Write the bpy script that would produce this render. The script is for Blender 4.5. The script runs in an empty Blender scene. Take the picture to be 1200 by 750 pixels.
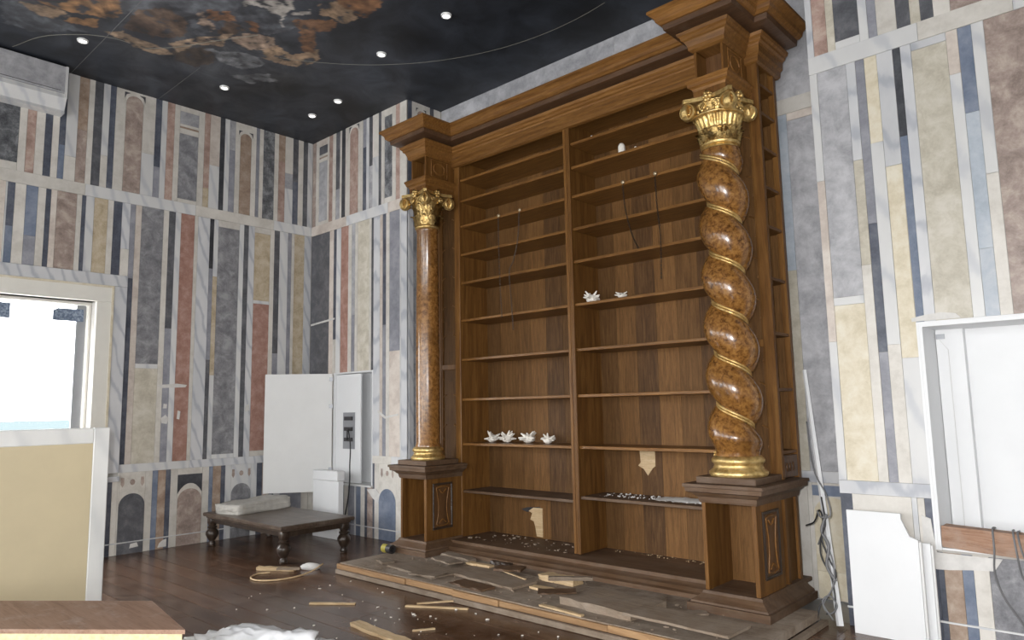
import bpy, bmesh, math, random
from math import sin, cos, pi, radians, sqrt, exp, atan2
from mathutils import Vector, Matrix, noise as mnoise

random.seed(7)
S = bpy.context.scene
COL = S.collection

# ------------------------------------------------------------------ camera
yaw, pitch, roll, FPX = -0.741639, 0.122997, -0.0191567, 836.47
EYE = Vector((0, 0, 1.6))
fw = Vector((sin(yaw) * cos(pitch), cos(yaw) * cos(pitch), sin(pitch)))
rt = Vector((cos(yaw), -sin(yaw), 0))
up = rt.cross(fw)
r_ = rt * cos(roll) + up * sin(roll)
u_ = -rt * sin(roll) + up * cos(roll)
cam = bpy.data.cameras.new('camera')
cam.sensor_fit = 'HORIZONTAL'
cam.sensor_width = 36
cam.lens = FPX / 1200 * 36
cam.clip_end = 9000
camo = bpy.data.objects.new('camera', cam)
COL.objects.link(camo)
camo.matrix_world = Matrix(((r_.x, u_.x, -fw.x, EYE.x), (r_.y, u_.y, -fw.y, EYE.y), (r_.z, u_.z, -fw.z, EYE.z), (0, 0, 0, 1)))
S.camera = camo

# ------------------------------------------------------------------ world, light, exposure
S.view_settings.view_transform = 'Standard'
S.view_settings.look = 'None'
S.view_settings.gamma = 1
S.view_settings.use_curve_mapping = False
S.view_settings.exposure = 1.25
SKY = 5.0
W = bpy.data.worlds.new('overcast_sky')
S.world = W
W.use_nodes = True
W.node_tree.nodes['Background'].inputs[0].default_value = (0.97, 0.985, 1.0, 1)
W.node_tree.nodes['Background'].inputs[1].default_value = SKY


def portal(loc, size, rot):
    l = bpy.data.lights.new('window_portal', 'AREA')
    l.shape = 'RECTANGLE'
    l.size, l.size_y = size
    l.cycles.is_portal = True
    o = bpy.data.objects.new('window_portal', l)
    o.location = loc
    o.rotation_euler = rot
    COL.objects.link(o)


# the photographer's flash, just above and left of the lens
fl = bpy.data.lights.new('camera_flash', 'AREA')
fl.shape = 'DISK'
fl.size = 0.07
fl.energy = 84
fl.color = (1.0, 0.985, 0.97)
flo = bpy.data.objects.new('camera_flash', fl)
flo.matrix_world = Matrix.Translation(-r_ * 0.10 + u_ * 0.10 - fw * 0.02) @ camo.matrix_world
COL.objects.link(flo)

# room: x -9.157..2.6, y -3.2..6.21, z 0..5.6 ; windows behind and beside the camera
XL, XR, YB, YM, YP, ZC = -9.157, 2.6, -3.2, 5.64, 6.21, 5.6
XN, XQ, YQ = -6.93, -1.875, 5.60
BACKWIN = [(-8.2, -6.2), (-5.0, -3.0), (-1.8, 0.2), (0.9, 2.2)]
for a, b in BACKWIN:
    portal(((a + b) / 2, YB - 0.28, 2.0), (b - a, 3.0), (radians(90), 0, 0))
LWIN = [(-2.4, -0.4), (0.55, 2.794)]
for a, b in LWIN:
    portal((XL - 0.28, (a + b) / 2, 1.92), (2.05, b - a), (0, radians(-90), 0))


# ------------------------------------------------------------------ node helpers
def mat_new(name):
    m = bpy.data.materials.new(name)
    m.use_nodes = True
    nt = m.node_tree
    b = nt.nodes['Principled BSDF']
    return m, nt, b


def nd(nt, t, **kw):
    n = nt.nodes.new(t)
    for k, v in kw.items():
        setattr(n, k, v)
    return n


def coords(nt, mode, scale=(1, 1, 1), rnd=True, rot=(0, 0, 0)):
    if mode == 'world':
        g = nd(nt, 'ShaderNodeNewGeometry')
        src = g.outputs['Position']
    else:
        g = nd(nt, 'ShaderNodeTexCoord')
        src = g.outputs['Object']
    mp = nd(nt, 'ShaderNodeMapping')
    mp.inputs['Scale'].default_value = scale
    mp.inputs['Rotation'].default_value = rot
    if rnd:
        oi = nd(nt, 'ShaderNodeObjectInfo')
        mul = nd(nt, 'ShaderNodeMath', operation='MULTIPLY')
        mul.inputs[1].default_value = 37.0
        nt.links.new(oi.outputs['Random'], mul.inputs[0])
        cx = nd(nt, 'ShaderNodeCombineXYZ')
        for i in range(3):
            nt.links.new(mul.outputs[0], cx.inputs[i])
        ad = nd(nt, 'ShaderNodeVectorMath', operation='ADD')
        nt.links.new(src, ad.inputs[0])
        nt.links.new(cx.outputs[0], ad.inputs[1])
        src = ad.outputs[0]
    nt.links.new(src, mp.inputs['Vector'])
    return mp.outputs[0]


def noise(nt, vec, scale, detail=4, rough=0.55, dist=0.0):
    n = nd(nt, 'ShaderNodeTexNoise')
    n.inputs['Scale'].default_value = scale
    n.inputs['Detail'].default_value = detail
    n.inputs['Roughness'].default_value = rough
    n.inputs['Distortion'].default_value = dist
    nt.links.new(vec, n.inputs['Vector'])
    return n.outputs['Fac']


def ramp(nt, fac, stops):
    r = nd(nt, 'ShaderNodeValToRGB')
    e = r.color_ramp.elements
    while len(e) < len(stops):
        e.new(0.5)
    for i, (p, c) in enumerate(stops):
        e[i].position = p
        e[i].color = (*c, 1)
    nt.links.new(fac, r.inputs[0])
    return r.outputs['Color']


def mixc(nt, a, b, fac, mode='MIX'):
    m = nd(nt, 'ShaderNodeMix', data_type='RGBA', blend_type=mode)
    for s, v in ((m.inputs[0], fac), (m.inputs[6], a), (m.inputs[7], b)):
        if isinstance(v, (int, float)):
            s.default_value = v
        elif isinstance(v, tuple):
            s.default_value = (*v, 1)
        else:
            nt.links.new(v, s)
    return m.outputs[2]


def bump(nt, b, h, strength=0.2, dist=0.01):
    bn = nd(nt, 'ShaderNodeBump')
    bn.inputs['Strength'].default_value = strength
    bn.inputs['Distance'].default_value = dist
    nt.links.new(h, bn.inputs['Height'])
    nt.links.new(bn.outputs[0], b.inputs['Normal'])


def tone(nt, col, amount=0.12):
    """small value shift per object"""
    oi = nd(nt, 'ShaderNodeObjectInfo')
    mr = nd(nt, 'ShaderNodeMapRange')
    mr.inputs[3].default_value = 1 - amount
    mr.inputs[4].default_value = 1 + amount
    nt.links.new(oi.outputs['Random'], mr.inputs[0])
    hs = nd(nt, 'ShaderNodeHueSaturation')
    nt.links.new(mr.outputs[0], hs.inputs['Value'])
    nt.links.new(col, hs.inputs['Color'])
    return hs.outputs[0]


def lin(c):
    return tuple(((v / 255) / 12.92 if v / 255 <= 0.04045 else (((v / 255) + 0.055) / 1.055) ** 2.4) for v in c)


def m_stone(name, c0, c1, c2, scale=5, dist=1.2, rough=0.45, speck=0.35, tn=0.08):
    m, nt, b = mat_new(name)
    v = coords(nt, 'world')
    f = noise(nt, v, scale, 8, 0.70, dist * 0.22)
    col = ramp(nt, f, [(0.37, c0), (0.5, c1), (0.64, c2)])
    f2 = noise(nt, v, scale * 9, 3, 0.6)
    dk = tuple(x * 0.75 for x in c1)
    sp = ramp(nt, f2, [(0.45, (0, 0, 0)), (0.75, (1, 1, 1))])
    sb = nd(nt, 'ShaderNodeMath', operation='MULTIPLY')
    nt.links.new(sp, sb.inputs[0])
    sb.inputs[1].default_value = speck
    col = mixc(nt, col, c2, sb.outputs[0])
    col = tone(nt, col, tn)
    nt.links.new(col, b.inputs['Base Color'])
    b.inputs['Roughness'].default_value = rough
    bump(nt, b, f2, 0.05)
    return m


def m_vein(name, c0, c1, vein, scale=3.0, rot=0.6, rough=0.4, amt=0.55):
    m, nt, b = mat_new(name)
    v = coords(nt, 'world', (1, 1, 0.5), True, (0.5, rot, 0.2))
    w = nd(nt, 'ShaderNodeTexWave', bands_direction='DIAGONAL')
    w.inputs['Scale'].default_value = scale
    w.inputs['Distortion'].default_value = 4
    w.inputs['Detail'].default_value = 4
    w.inputs['Detail Scale'].default_value = 1.6
    nt.links.new(v, w.inputs['Vector'])
    base = ramp(nt, noise(nt, v, 4, 4), [(0.3, c0), (0.7, c1)])
    k = ramp(nt, w.outputs['Fac'], [(0.0, (amt, amt, amt)), (0.22, (0.12, 0.12, 0.12)), (0.5, (0, 0, 0))])
    col = mixc(nt, base, vein, k)
    col = tone(nt, col, 0.06)
    nt.links.new(col, b.inputs['Base Color'])
    b.inputs['Roughness'].default_value = rough
    return m


def m_wood(name, c0, c1, c2, axis='z', mode='world', rough=0.5, tn=0.12, scale=1.0, coat=0.0, dust=None, spec=0.5):
    m, nt, b = mat_new(name)
    s = {'x': (0.7, 9, 9), 'y': (9, 0.7, 9), 'z': (9, 9, 0.7)}[axis]
    v = coords(nt, mode, tuple(k * scale for k in s))
    f = noise(nt, v, 2.2, 5, 0.6, 0.8)
    col = ramp(nt, f, [(0.25, c0), (0.5, c1), (0.78, c2)])
    f2 = noise(nt, v, 14, 2, 0.5)
    col = mixc(nt, col, tuple(x * 0.45 for x in c0), ramp(nt, f2, [(0.55, (0, 0, 0)), (0.8, (0.5, 0.5, 0.5))]))
    col = tone(nt, col, tn)
    if dust:
        vd = coords(nt, 'world', (1, 1, 1), False)
        fd = noise(nt, vd, 5, 6, 0.7)
        col = mixc(nt, col, dust[0], ramp(nt, fd, [(dust[1], (0, 0, 0)), (dust[1] + 0.25, (dust[2],) * 3)]))
    nt.links.new(col, b.inputs['Base Color'])
    b.inputs['Roughness'].default_value = rough
    b.inputs['Specular IOR Level'].default_value = spec
    b.inputs['Coat Weight'].default_value = coat
    b.inputs['Coat Roughness'].default_value = 0.25
    bump(nt, b, f2, 0.08, 0.004)
    return m


def m_plain(name, c, rough=0.6, metal=0.0, var=0.06, scale=6, mode='world', emit=0.0):
    m, nt, b = mat_new(name)
    v = coords(nt, mode, (1, 1, 1), True)
    f = noise(nt, v, scale, 5, 0.6)
    col = ramp(nt, f, [(0.3, tuple(max(x * (1 - var), 0) for x in c)), (0.7, tuple(min(x * (1 + var), 1) for x in c))])
    nt.links.new(col, b.inputs['Base Color'])
    b.inputs['Roughness'].default_value = rough
    b.inputs['Metallic'].default_value = metal
    if emit:
        b.inputs['Emission Color'].default_value = (*c, 1)
        b.inputs['Emission Strength'].default_value = emit
    return m


M = {}
M['cream'] = m_stone('cream_marble', (0.56, 0.53, 0.48), (0.64, 0.61, 0.56), (0.70, 0.67, 0.62), 5, 0.5, 0.42, 0.15, 0.07)
M['white'] = m_vein('white_marble', (0.62, 0.62, 0.62), (0.69, 0.69, 0.68), (0.42, 0.44, 0.49), 2.6, 0.4, 0.4, 0.5)
M['vein'] = m_vein('veined_marble', (0.54, 0.55, 0.57), (0.66, 0.66, 0.67), (0.36, 0.38, 0.43), 3.2, 0.8, 0.4, 0.7)
M['slate'] = m_stone('slate_blue_stone', (0.062, 0.070, 0.094), (0.095, 0.105, 0.138), (0.15, 0.16, 0.19), 6, 0.4, 0.4, 0.2)
M['black'] = m_stone('black_stone', (0.035, 0.037, 0.043), (0.055, 0.057, 0.066), (0.095, 0.10, 0.11), 6, 0.6, 0.4, 0.2)
M['dkgrey'] = m_stone('dark_grey_marble', (0.075, 0.078, 0.088), (0.105, 0.108, 0.12), (0.17, 0.17, 0.185), 6, 1.5, 0.4, 0.25)
M['cloud'] = m_stone('dark_cloud_marble', (0.05, 0.053, 0.06), (0.12, 0.125, 0.135), (0.31, 0.32, 0.33), 8, 1.6, 0.4, 0.3)
M['grey'] = m_stone('grey_cloud_marble', (0.15, 0.15, 0.165), (0.23, 0.23, 0.245), (0.36, 0.36, 0.375), 7, 1.6, 0.42, 0.3)
M['greyl'] = m_stone('pale_grey_marble', (0.30, 0.30, 0.32), (0.40, 0.40, 0.42), (0.52, 0.52, 0.54), 5, 1.2, 0.42, 0.25)
M['lilac'] = m_stone('lilac_grey_stone', (0.22, 0.225, 0.26), (0.28, 0.285, 0.32), (0.36, 0.36, 0.40), 5, 0.6, 0.42, 0.2)
M['blue'] = m_stone('blue_stone', (0.13, 0.165, 0.235), (0.18, 0.215, 0.29), (0.25, 0.285, 0.36), 4, 0.8, 0.42, 0.2)
M['bluel'] = m_stone('pale_blue_stone', (0.36, 0.41, 0.47), (0.45, 0.50, 0.56), (0.55, 0.58, 0.62), 3, 0.8, 0.42, 0.15)
M['pink'] = m_stone('pink_marble', (0.30, 0.20, 0.165), (0.42, 0.29, 0.245), (0.52, 0.41, 0.35), 7, 1.3, 0.42, 0.3)
M['red'] = m_stone('red_marble', (0.32, 0.17, 0.13), (0.40, 0.225, 0.18), (0.50, 0.33, 0.28), 8, 1.0, 0.42, 0.3)
M['taupe'] = m_stone('taupe_marble', (0.24, 0.185, 0.16), (0.36, 0.28, 0.245), (0.52, 0.44, 0.38), 6, 1.6, 0.42, 0.3)
M['tan'] = m_stone('tan_marble', (0.27, 0.19, 0.14), (0.36, 0.265, 0.20), (0.46, 0.37, 0.30), 8, 1.0, 0.42, 0.3)
M['ochre'] = m_stone('ochre_marble', (0.40, 0.32, 0.21), (0.52, 0.43, 0.30), (0.62, 0.54, 0.42), 7, 1.6, 0.42, 0.3)
M['beige'] = m_stone('beige_marble', (0.46, 0.42, 0.34), (0.56, 0.52, 0.43), (0.66, 0.62, 0.54), 6, 1.6, 0.42, 0.3)
M['yellow'] = m_stone('pale_yellow_marble', (0.58, 0.51, 0.37), (0.67, 0.60, 0.46), (0.73, 0.68, 0.56), 6, 1.2, 0.42, 0.3)
M['pinkcream'] = m_stone('pinkish_cream_marble', (0.52, 0.45, 0.40), (0.62, 0.55, 0.49), (0.70, 0.64, 0.58), 5, 0.8, 0.42, 0.2)

M['oak'] = m_wood('oak_upright', (0.080, 0.032, 0.008), (0.15, 0.067, 0.017), (0.225, 0.110, 0.031), 'z', rough=0.45, coat=0.06, spec=0.25)
M['oakx'] = m_wood('oak_long', (0.100, 0.041, 0.010), (0.185, 0.083, 0.021), (0.28, 0.138, 0.040), 'x', rough=0.42, coat=0.10, spec=0.3, scale=2.2)
M['oaky'] = m_wood('oak_deep', (0.080, 0.032, 0.008), (0.15, 0.067, 0.017), (0.225, 0.110, 0.031), 'y', rough=0.45, coat=0.05, spec=0.25)
M['oakback'] = m_wood('oak_back_boards', (0.078, 0.036, 0.012), (0.132, 0.064, 0.021), (0.19, 0.098, 0.035), 'z', rough=0.55, tn=0.30, spec=0.2, scale=2.2)
M['oakdark'] = m_wood('oak_dark_board', (0.045, 0.022, 0.009), (0.088, 0.043, 0.016), (0.15, 0.078, 0.03), 'z', rough=0.55, tn=0.1, spec=0.2, scale=2.2)
M['oakdust'] = m_wood('dusty_oak', (0.062, 0.031, 0.014), (0.105, 0.056, 0.027), (0.155, 0.090, 0.048), 'x', rough=0.6, dust=((0.17, 0.12, 0.085), 0.42, 0.45))
M['carve'] = m_wood('carved_oak', (0.06, 0.028, 0.012), (0.11, 0.052, 0.02), (0.17, 0.085, 0.036), 'z', rough=0.4)
M['carvex'] = m_wood('dark_scuffed_oak', (0.045, 0.022, 0.011), (0.085, 0.043, 0.021), (0.13, 0.070, 0.037), 'x', rough=0.45, scale=2, dust=((0.20, 0.15, 0.11), 0.55, 0.4))
M['raw'] = m_wood('raw_pine', (0.42, 0.28, 0.14), (0.58, 0.42, 0.24), (0.70, 0.55, 0.36), 'x', 'object', rough=0.7, tn=0.1, scale=3)
M['rawedge'] = m_wood('raw_orange_pine', (0.20, 0.11, 0.05), (0.32, 0.185, 0.085), (0.45, 0.29, 0.15), 'x', rough=0.7, tn=0.15)
M['plank'] = m_wood('dark_floor_plank', (0.042, 0.018, 0.009), (0.092, 0.043, 0.022), (0.155, 0.080, 0.046), 'x', rough=0.26, tn=0.35, dust=((0.22, 0.15, 0.11), 0.42, 0.45))
M['boarddust'] = m_wood('dusty_board', (0.15, 0.108, 0.074), (0.21, 0.155, 0.108), (0.28, 0.215, 0.155), 'x', 'object', rough=0.8, tn=0.2, scale=2, dust=((0.30, 0.25, 0.20), 0.42, 0.6))
M['platdust'] = m_wood('dusty_platform', (0.13, 0.09, 0.06), (0.20, 0.145, 0.10), (0.28, 0.215, 0.155), 'x', rough=0.85, tn=0.12, dust=((0.36, 0.30, 0.24), 0.38, 0.75))
M['darkboard'] = m_wood('dark_table_wood', (0.045, 0.030, 0.021), (0.085, 0.058, 0.042), (0.13, 0.095, 0.07), 'x', rough=0.36, dust=((0.24, 0.20, 0.165), 0.45, 0.45))
M['legwood'] = m_wood('dark_leg_wood', (0.02, 0.013, 0.009), (0.042, 0.028, 0.02), (0.075, 0.05, 0.035), 'z', rough=0.32, coat=0.3)
M['rust'] = m_wood('raw_reddish_beam', (0.20, 0.105, 0.062), (0.32, 0.185, 0.12), (0.44, 0.29, 0.205), 'x', 'object', rough=0.8, scale=2, dust=((0.42, 0.34, 0.28), 0.45, 0.6))
M['silltop'] = m_wood('brown_sill_top', (0.24, 0.135, 0.085), (0.33, 0.20, 0.135), (0.40, 0.26, 0.185), 'x', rough=0.6, dust=((0.55, 0.46, 0.40), 0.50, 0.6))
M['foam'] = m_plain('yellow_foam', (0.72, 0.60, 0.36), 0.9, 0, 0.18, 40)
M['whitepaint'] = m_plain('white_paint', (0.78, 0.79, 0.80), 0.45, 0, 0.02, 3)
M['offwhite'] = m_plain('off_white_board', (0.70, 0.70, 0.69), 0.5, 0, 0.03, 3)
M['plaster'] = m_plain('rough_plaster', (0.66, 0.645, 0.62), 0.85, 0, 0.10, 14)
M['shell'] = m_plain('bone_white', (0.78, 0.74, 0.67), 0.55, 0, 0.10, 30)
M['plastic'] = m_plain('white_plastic_sheet', (0.80, 0.81, 0.83), 0.32, 0, 0.06, 20)
M['paper'] = m_plain('grey_wrapping', (0.50, 0.48, 0.44), 0.6, 0, 0.16, 14)
M['cable'] = m_plain('black_cable', (0.02, 0.02, 0.022), 0.5)
M['cableg'] = m_plain('grey_cable', (0.16, 0.16, 0.165), 0.55)
M['iron'] = m_plain('dark_iron', (0.05, 0.04, 0.032), 0.45, 0.7)
M['brass'] = m_plain('aged_brass', (0.62, 0.50, 0.33), 0.35, 0.8, 0.1)
M['slabyellow'] = m_plain('ochre_panel_face', (0.60, 0.51, 0.335), 0.5, 0, 0.05, 2.5)
M['slabwhite'] = m_vein('slab_white_marble', (0.72, 0.72, 0.70), (0.80, 0.80, 0.78), (0.52, 0.53, 0.54), 1.6, 0.5, 0.35, 0.35)
M['label'] = m_stone('blue_grey_sticker', (0.06, 0.09, 0.15), (0.14, 0.18, 0.26), (0.36, 0.42, 0.50), 40, 1.0, 0.5, 0.3)
M['frame'] = m_plain('cream_window_frame', (0.76, 0.74, 0.68), 0.4, 0, 0.03)
M['steel'] = m_plain('grey_steel', (0.32, 0.33, 0.35), 0.4, 0.4)
M['tape'] = m_plain('dark_tape', (0.03, 0.028, 0.03), 0.4)
M['tapeyellow'] = m_plain('olive_tape', (0.35, 0.30, 0.05), 0.5)
M['bed'] = m_plain('mortar_bed', (0.46, 0.44, 0.41), 0.85, 0, 0.08, 10)
M['lens'] = m_plain('downlight_lens', (1.0, 0.97, 0.92), 0.4, 0, 0.01, 3, 'world', 2.6)
M['rim'] = m_plain('downlight_rim', (0.75, 0.75, 0.74), 0.4)
M['line'] = m_plain('painted_gold_line', (0.20, 0.19, 0.16), 0.6)
M['lineg'] = m_plain('panel_joint', (0.13, 0.13, 0.13), 0.7)


def m_gold():
    m, nt, b = mat_new('gilding')
    v = coords(nt, 'world', (1, 1, 1), False)
    f = noise(nt, v, 22, 5, 0.65)
    col = ramp(nt, f, [(0.25, (0.30, 0.165, 0.045)), (0.5, (0.70, 0.49, 0.19)), (0.75, (0.86, 0.67, 0.34))])
    nt.links.new(col, b.inputs['Base Color'])
    b.inputs['Metallic'].default_value = 0.8
    b.inputs['Roughness'].default_value = 0.40
    bump(nt, b, noise(nt, v, 45, 4), 0.7, 0.008)
    return m


M['gold'] = m_gold()


def m_tortoise(name, c0, c1, c2, sc):
    m, nt, b = mat_new(name)
    v = coords(nt, 'world', (1, 1, 1), False)
    f = noise(nt, v, sc, 7, 0.68, 0.4)
    col = ramp(nt, f, [(0.34, c0), (0.47, c1), (0.60, c2)])
    f2 = noise(nt, v, 3.2, 3)
    col = mixc(nt, col, tuple(x * 0.55 for x in c1), ramp(nt, f2, [(0.5, (0, 0, 0)), (0.7, (0.6, 0.6, 0.6))]))
    nt.links.new(col, b.inputs['Base Color'])
    b.inputs['Roughness'].default_value = 0.24
    b.inputs['Coat Weight'].default_value = 0.4
    b.inputs['Coat Roughness'].default_value = 0.15
    return m


M['tortoise'] = m_tortoise('tortoiseshell_lacquer', (0.065, 0.026, 0.007), (0.185, 0.080, 0.019), (0.29, 0.14, 0.036), 30)
M['tortoise2'] = m_tortoise('brown_lacquer', (0.10, 0.040, 0.009), (0.23, 0.100, 0.024), (0.34, 0.165, 0.045), 26)

gm, gnt, gb = mat_new('window_glass')
tr = nd(gnt, 'ShaderNodeBsdfTransparent')
gl = nd(gnt, 'ShaderNodeBsdfGlossy')
gl.inputs['Roughness'].default_value = 0.03
mx = nd(gnt, 'ShaderNodeMixShader')
mx.inputs[0].default_value = 0.06
gnt.links.new(tr.outputs[0], mx.inputs[1])
gnt.links.new(gl.outputs[0], mx.inputs[2])
gnt.links.new(mx.outputs[0], gnt.nodes['Material Output'].inputs[0])
M['glass'] = gm


# ------------------------------------------------------------------ mesh helpers
def tag(o, label=None, cat=None, group=None, kind=None):
    for k, v in (('label', label), ('category', cat), ('group', group), ('kind', kind)):
        if v:
            o[k] = v
    return o


def wmat(o):
    m = Matrix.LocRotScale(o.location, o.rotation_euler, o.scale)
    if o.parent:
        m = wmat(o.parent) @ o.matrix_parent_inverse @ m
    return m


def set_parent(o, parent):
    if parent:
        o.parent = parent
        o.matrix_parent_inverse = wmat(parent).inverted()


def mk(name, bm, mat, parent=None, center=True, smooth=False, base=False):
    """bmesh in world coordinates -> object"""
    me = bpy.data.meshes.new(name)
    bmesh.ops.recalc_face_normals(bm, faces=bm.faces)
    c = Vector((0, 0, 0))
    if center and len(bm.verts):
        xs = [v.co for v in bm.verts]
        lo = Vector([min(p[i] for p in xs) for i in range(3)])
        hi = Vector([max(p[i] for p in xs) for i in range(3)])
        c = (lo + hi) / 2
        if base:
            c.z = lo.z
        bmesh.ops.translate(bm, verts=bm.verts, vec=-c)
    if smooth:
        for f in bm.faces:
            f.smooth = True
    bm.to_mesh(me)
    bm.free()
    me.materials.append(M[mat] if isinstance(mat, str) else mat)
    o = bpy.data.objects.new(name, me)
    o.location = c
    COL.objects.link(o)
    set_parent(o, parent)
    return o


def smooth_by_angle(o, ang=35):
    for p in o.data.polygons:
        p.use_smooth = True
    bm = bmesh.new()
    bm.from_mesh(o.data)
    for e in bm.edges:
        if len(e.link_faces) == 2 and e.calc_face_angle(0) > radians(ang):
            e.smooth = False
    bm.to_mesh(o.data)
    bm.free()
    return o


def empty(name, loc, label, cat, group=None, rz=0):
    o = bpy.data.objects.new(name, None)
    o.empty_display_size = 0.1
    o.location = loc
    o.rotation_euler = (0, 0, rz)
    COL.objects.link(o)
    return tag(o, label, cat, group)


def bx(bm, x0, x1, y0, y1, z0, z1, bev=0.0):
    g = bmesh.ops.create_cube(bm, size=1)
    vs = g['verts']
    bmesh.ops.scale(bm, vec=(x1 - x0, y1 - y0, z1 - z0), verts=vs)
    bmesh.ops.translate(bm, vec=((x0 + x1) / 2, (y0 + y1) / 2, (z0 + z1) / 2), verts=vs)
    if bev:
        es = list({e for v in vs for e in v.link_edges})
        bmesh.ops.bevel(bm, geom=es, offset=bev, segments=1, affect='EDGES')
    return bm


def box(name, mat, x0, x1, y0, y1, z0, z1, parent=None, bev=0.0, base=False):
    return mk(name, bx(bmesh.new(), x0, x1, y0, y1, z0, z1, bev), mat, parent, base=base)


# shared unit cube for the many stone pieces, floor planks ...
_bm = bmesh.new()
bmesh.ops.create_cube(_bm, size=1)
UNIT = bpy.data.meshes.new('unit_piece')
_bm.to_mesh(UNIT)
_bm.free()
UNIT.materials.append(None)


def piece(name, mat, x0, x1, y0, y1, z0, z1, parent):
    o = bpy.data.objects.new(name, UNIT)
    o.location = ((x0 + x1) / 2, (y0 + y1) / 2, (z0 + z1) / 2)
    o.scale = (abs(x1 - x0), abs(y1 - y0), abs(z1 - z0))
    COL.objects.link(o)
    o.material_slots[0].link = 'OBJECT'
    o.material_slots[0].material = M[mat]
    set_parent(o, parent)
    return o


def lathe(bm, prof, seg=24, c=(0, 0), cap=True):
    rings = []
    for r, z in prof:
        rings.append([bm.verts.new((c[0] + r * cos(2 * pi * i / seg), c[1] + r * sin(2 * pi * i / seg), z)) for i in range(seg)])
    for a, b in zip(rings, rings[1:]):
        for i in range(seg):
            j = (i + 1) % seg
            bm.faces.new((a[i], a[j], b[j], b[i]))
    if cap:
        bm.faces.new(rings[0][::-1])
        bm.faces.new(rings[-1])
    return bm


def tube(bm, pts, r, seg=8):
    pts = [Vector(p) for p in pts]
    n = len(pts)
    prev = None
    rings = []
    for i, p in enumerate(pts):
        t = (pts[min(i + 1, n - 1)] - pts[max(i - 1, 0)])
        if t.length < 1e-9:
            t = Vector((0, 0, 1))
        t.normalize()
        if prev is None:
            a = Vector((0, 0, 1)) if abs(t.z) < 0.9 else Vector((1, 0, 0))
            nrm = (a - t * a.dot(t)).normalized()
        else:
            nrm = (prev - t * prev.dot(t))
            nrm = nrm.normalized() if nrm.length > 1e-6 else prev
        prev = nrm
        bt = t.cross(nrm)
        rr = r(i / (n - 1)) if callable(r) else r
        rings.append([bm.verts.new(p + (nrm * cos(2 * pi * k / seg) + bt * sin(2 * pi * k / seg)) * rr) for k in range(seg)])
    for a, b in zip(rings, rings[1:]):
        for k in range(seg):
            j = (k + 1) % seg
            bm.faces.new((a[k], a[j], b[j], b[k]))
    bm.faces.new(rings[0][::-1])
    bm.faces.new(rings[-1])
    return bm


def spline(pts, n=10):
    """Catmull-Rom through points"""
    pts = [Vector(p) for p in pts]
    P = [pts[0] * 2 - pts[1]] + pts + [pts[-1] * 2 - pts[-2]]
    out = []
    for i in range(1, len(P) - 2):
        a, b, c, d = P[i - 1], P[i], P[i + 1], P[i + 2]
        for k in range(n):
            t = k / n
            out.append(0.5 * ((2 * b) + (c - a) * t + (2 * a - 5 * b + 4 * c - d) * t * t + (3 * b - a - 3 * c + d) * t ** 3))
    out.append(pts[-1])
    return out


def sweep(bm, path, prof):
    """mitred sweep of a closed profile [(offset, z)] along an open plan path; outward is the left of the path"""
    n = len(path)
    P = [Vector(p) for p in path]
    nor = []
    for i in range(n - 1):
        d = (P[i + 1] - P[i]).normalized()
        nor.append(Vector((-d.y, d.x)))
    rings = []
    for i in range(n):
        if i == 0:
            m = nor[0]
        elif i == n - 1:
            m = nor[-1]
        else:
            m = (nor[i - 1] + nor[i]) / (1 + nor[i - 1].dot(nor[i]))
        rings.append([bm.verts.new((P[i].x + m.x * o, P[i].y + m.y * o, z)) for o, z in prof])
    k = len(prof)
    for a, b in zip(rings, rings[1:]):
        for j in range(k):
            q = (j + 1) % k
            bm.faces.new((a[j], a[q], b[q], b[j]))
    bm.faces.new(rings[0][::-1])
    bm.faces.new(rings[-1])
    return bm


def prism(bm, poly, z0, z1):
    a = [bm.verts.new((x, y, z0)) for x, y in poly]
    b = [bm.verts.new((x, y, z1)) for x, y in poly]
    n = len(poly)
    for i in range(n):
        j = (i + 1) % n
        bm.faces.new((a[i], a[j], b[j], b[i]))
    bm.faces.new(a[::-1])
    bm.faces.new(b)
    return bm


def plate(bm, pts, plane, c0, c1):
    """extruded polygon on a wall; pts (s,z); plane 'x' (s=y) or 'y' (s=x)"""
    f = (lambda s, z, c: (c, s, z)) if plane == 'x' else (lambda s, z, c: (s, c, z))
    a = [bm.verts.new(f(s, z, c0)) for s, z in pts]
    b = [bm.verts.new(f(s, z, c1)) for s, z in pts]
    n = len(pts)
    for i in range(n):
        j = (i + 1) % n
        bm.faces.new((a[i], a[j], b[j], b[i]))
    bm.faces.new(a[::-1])
    bm.faces.new(b)
    return bm


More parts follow.
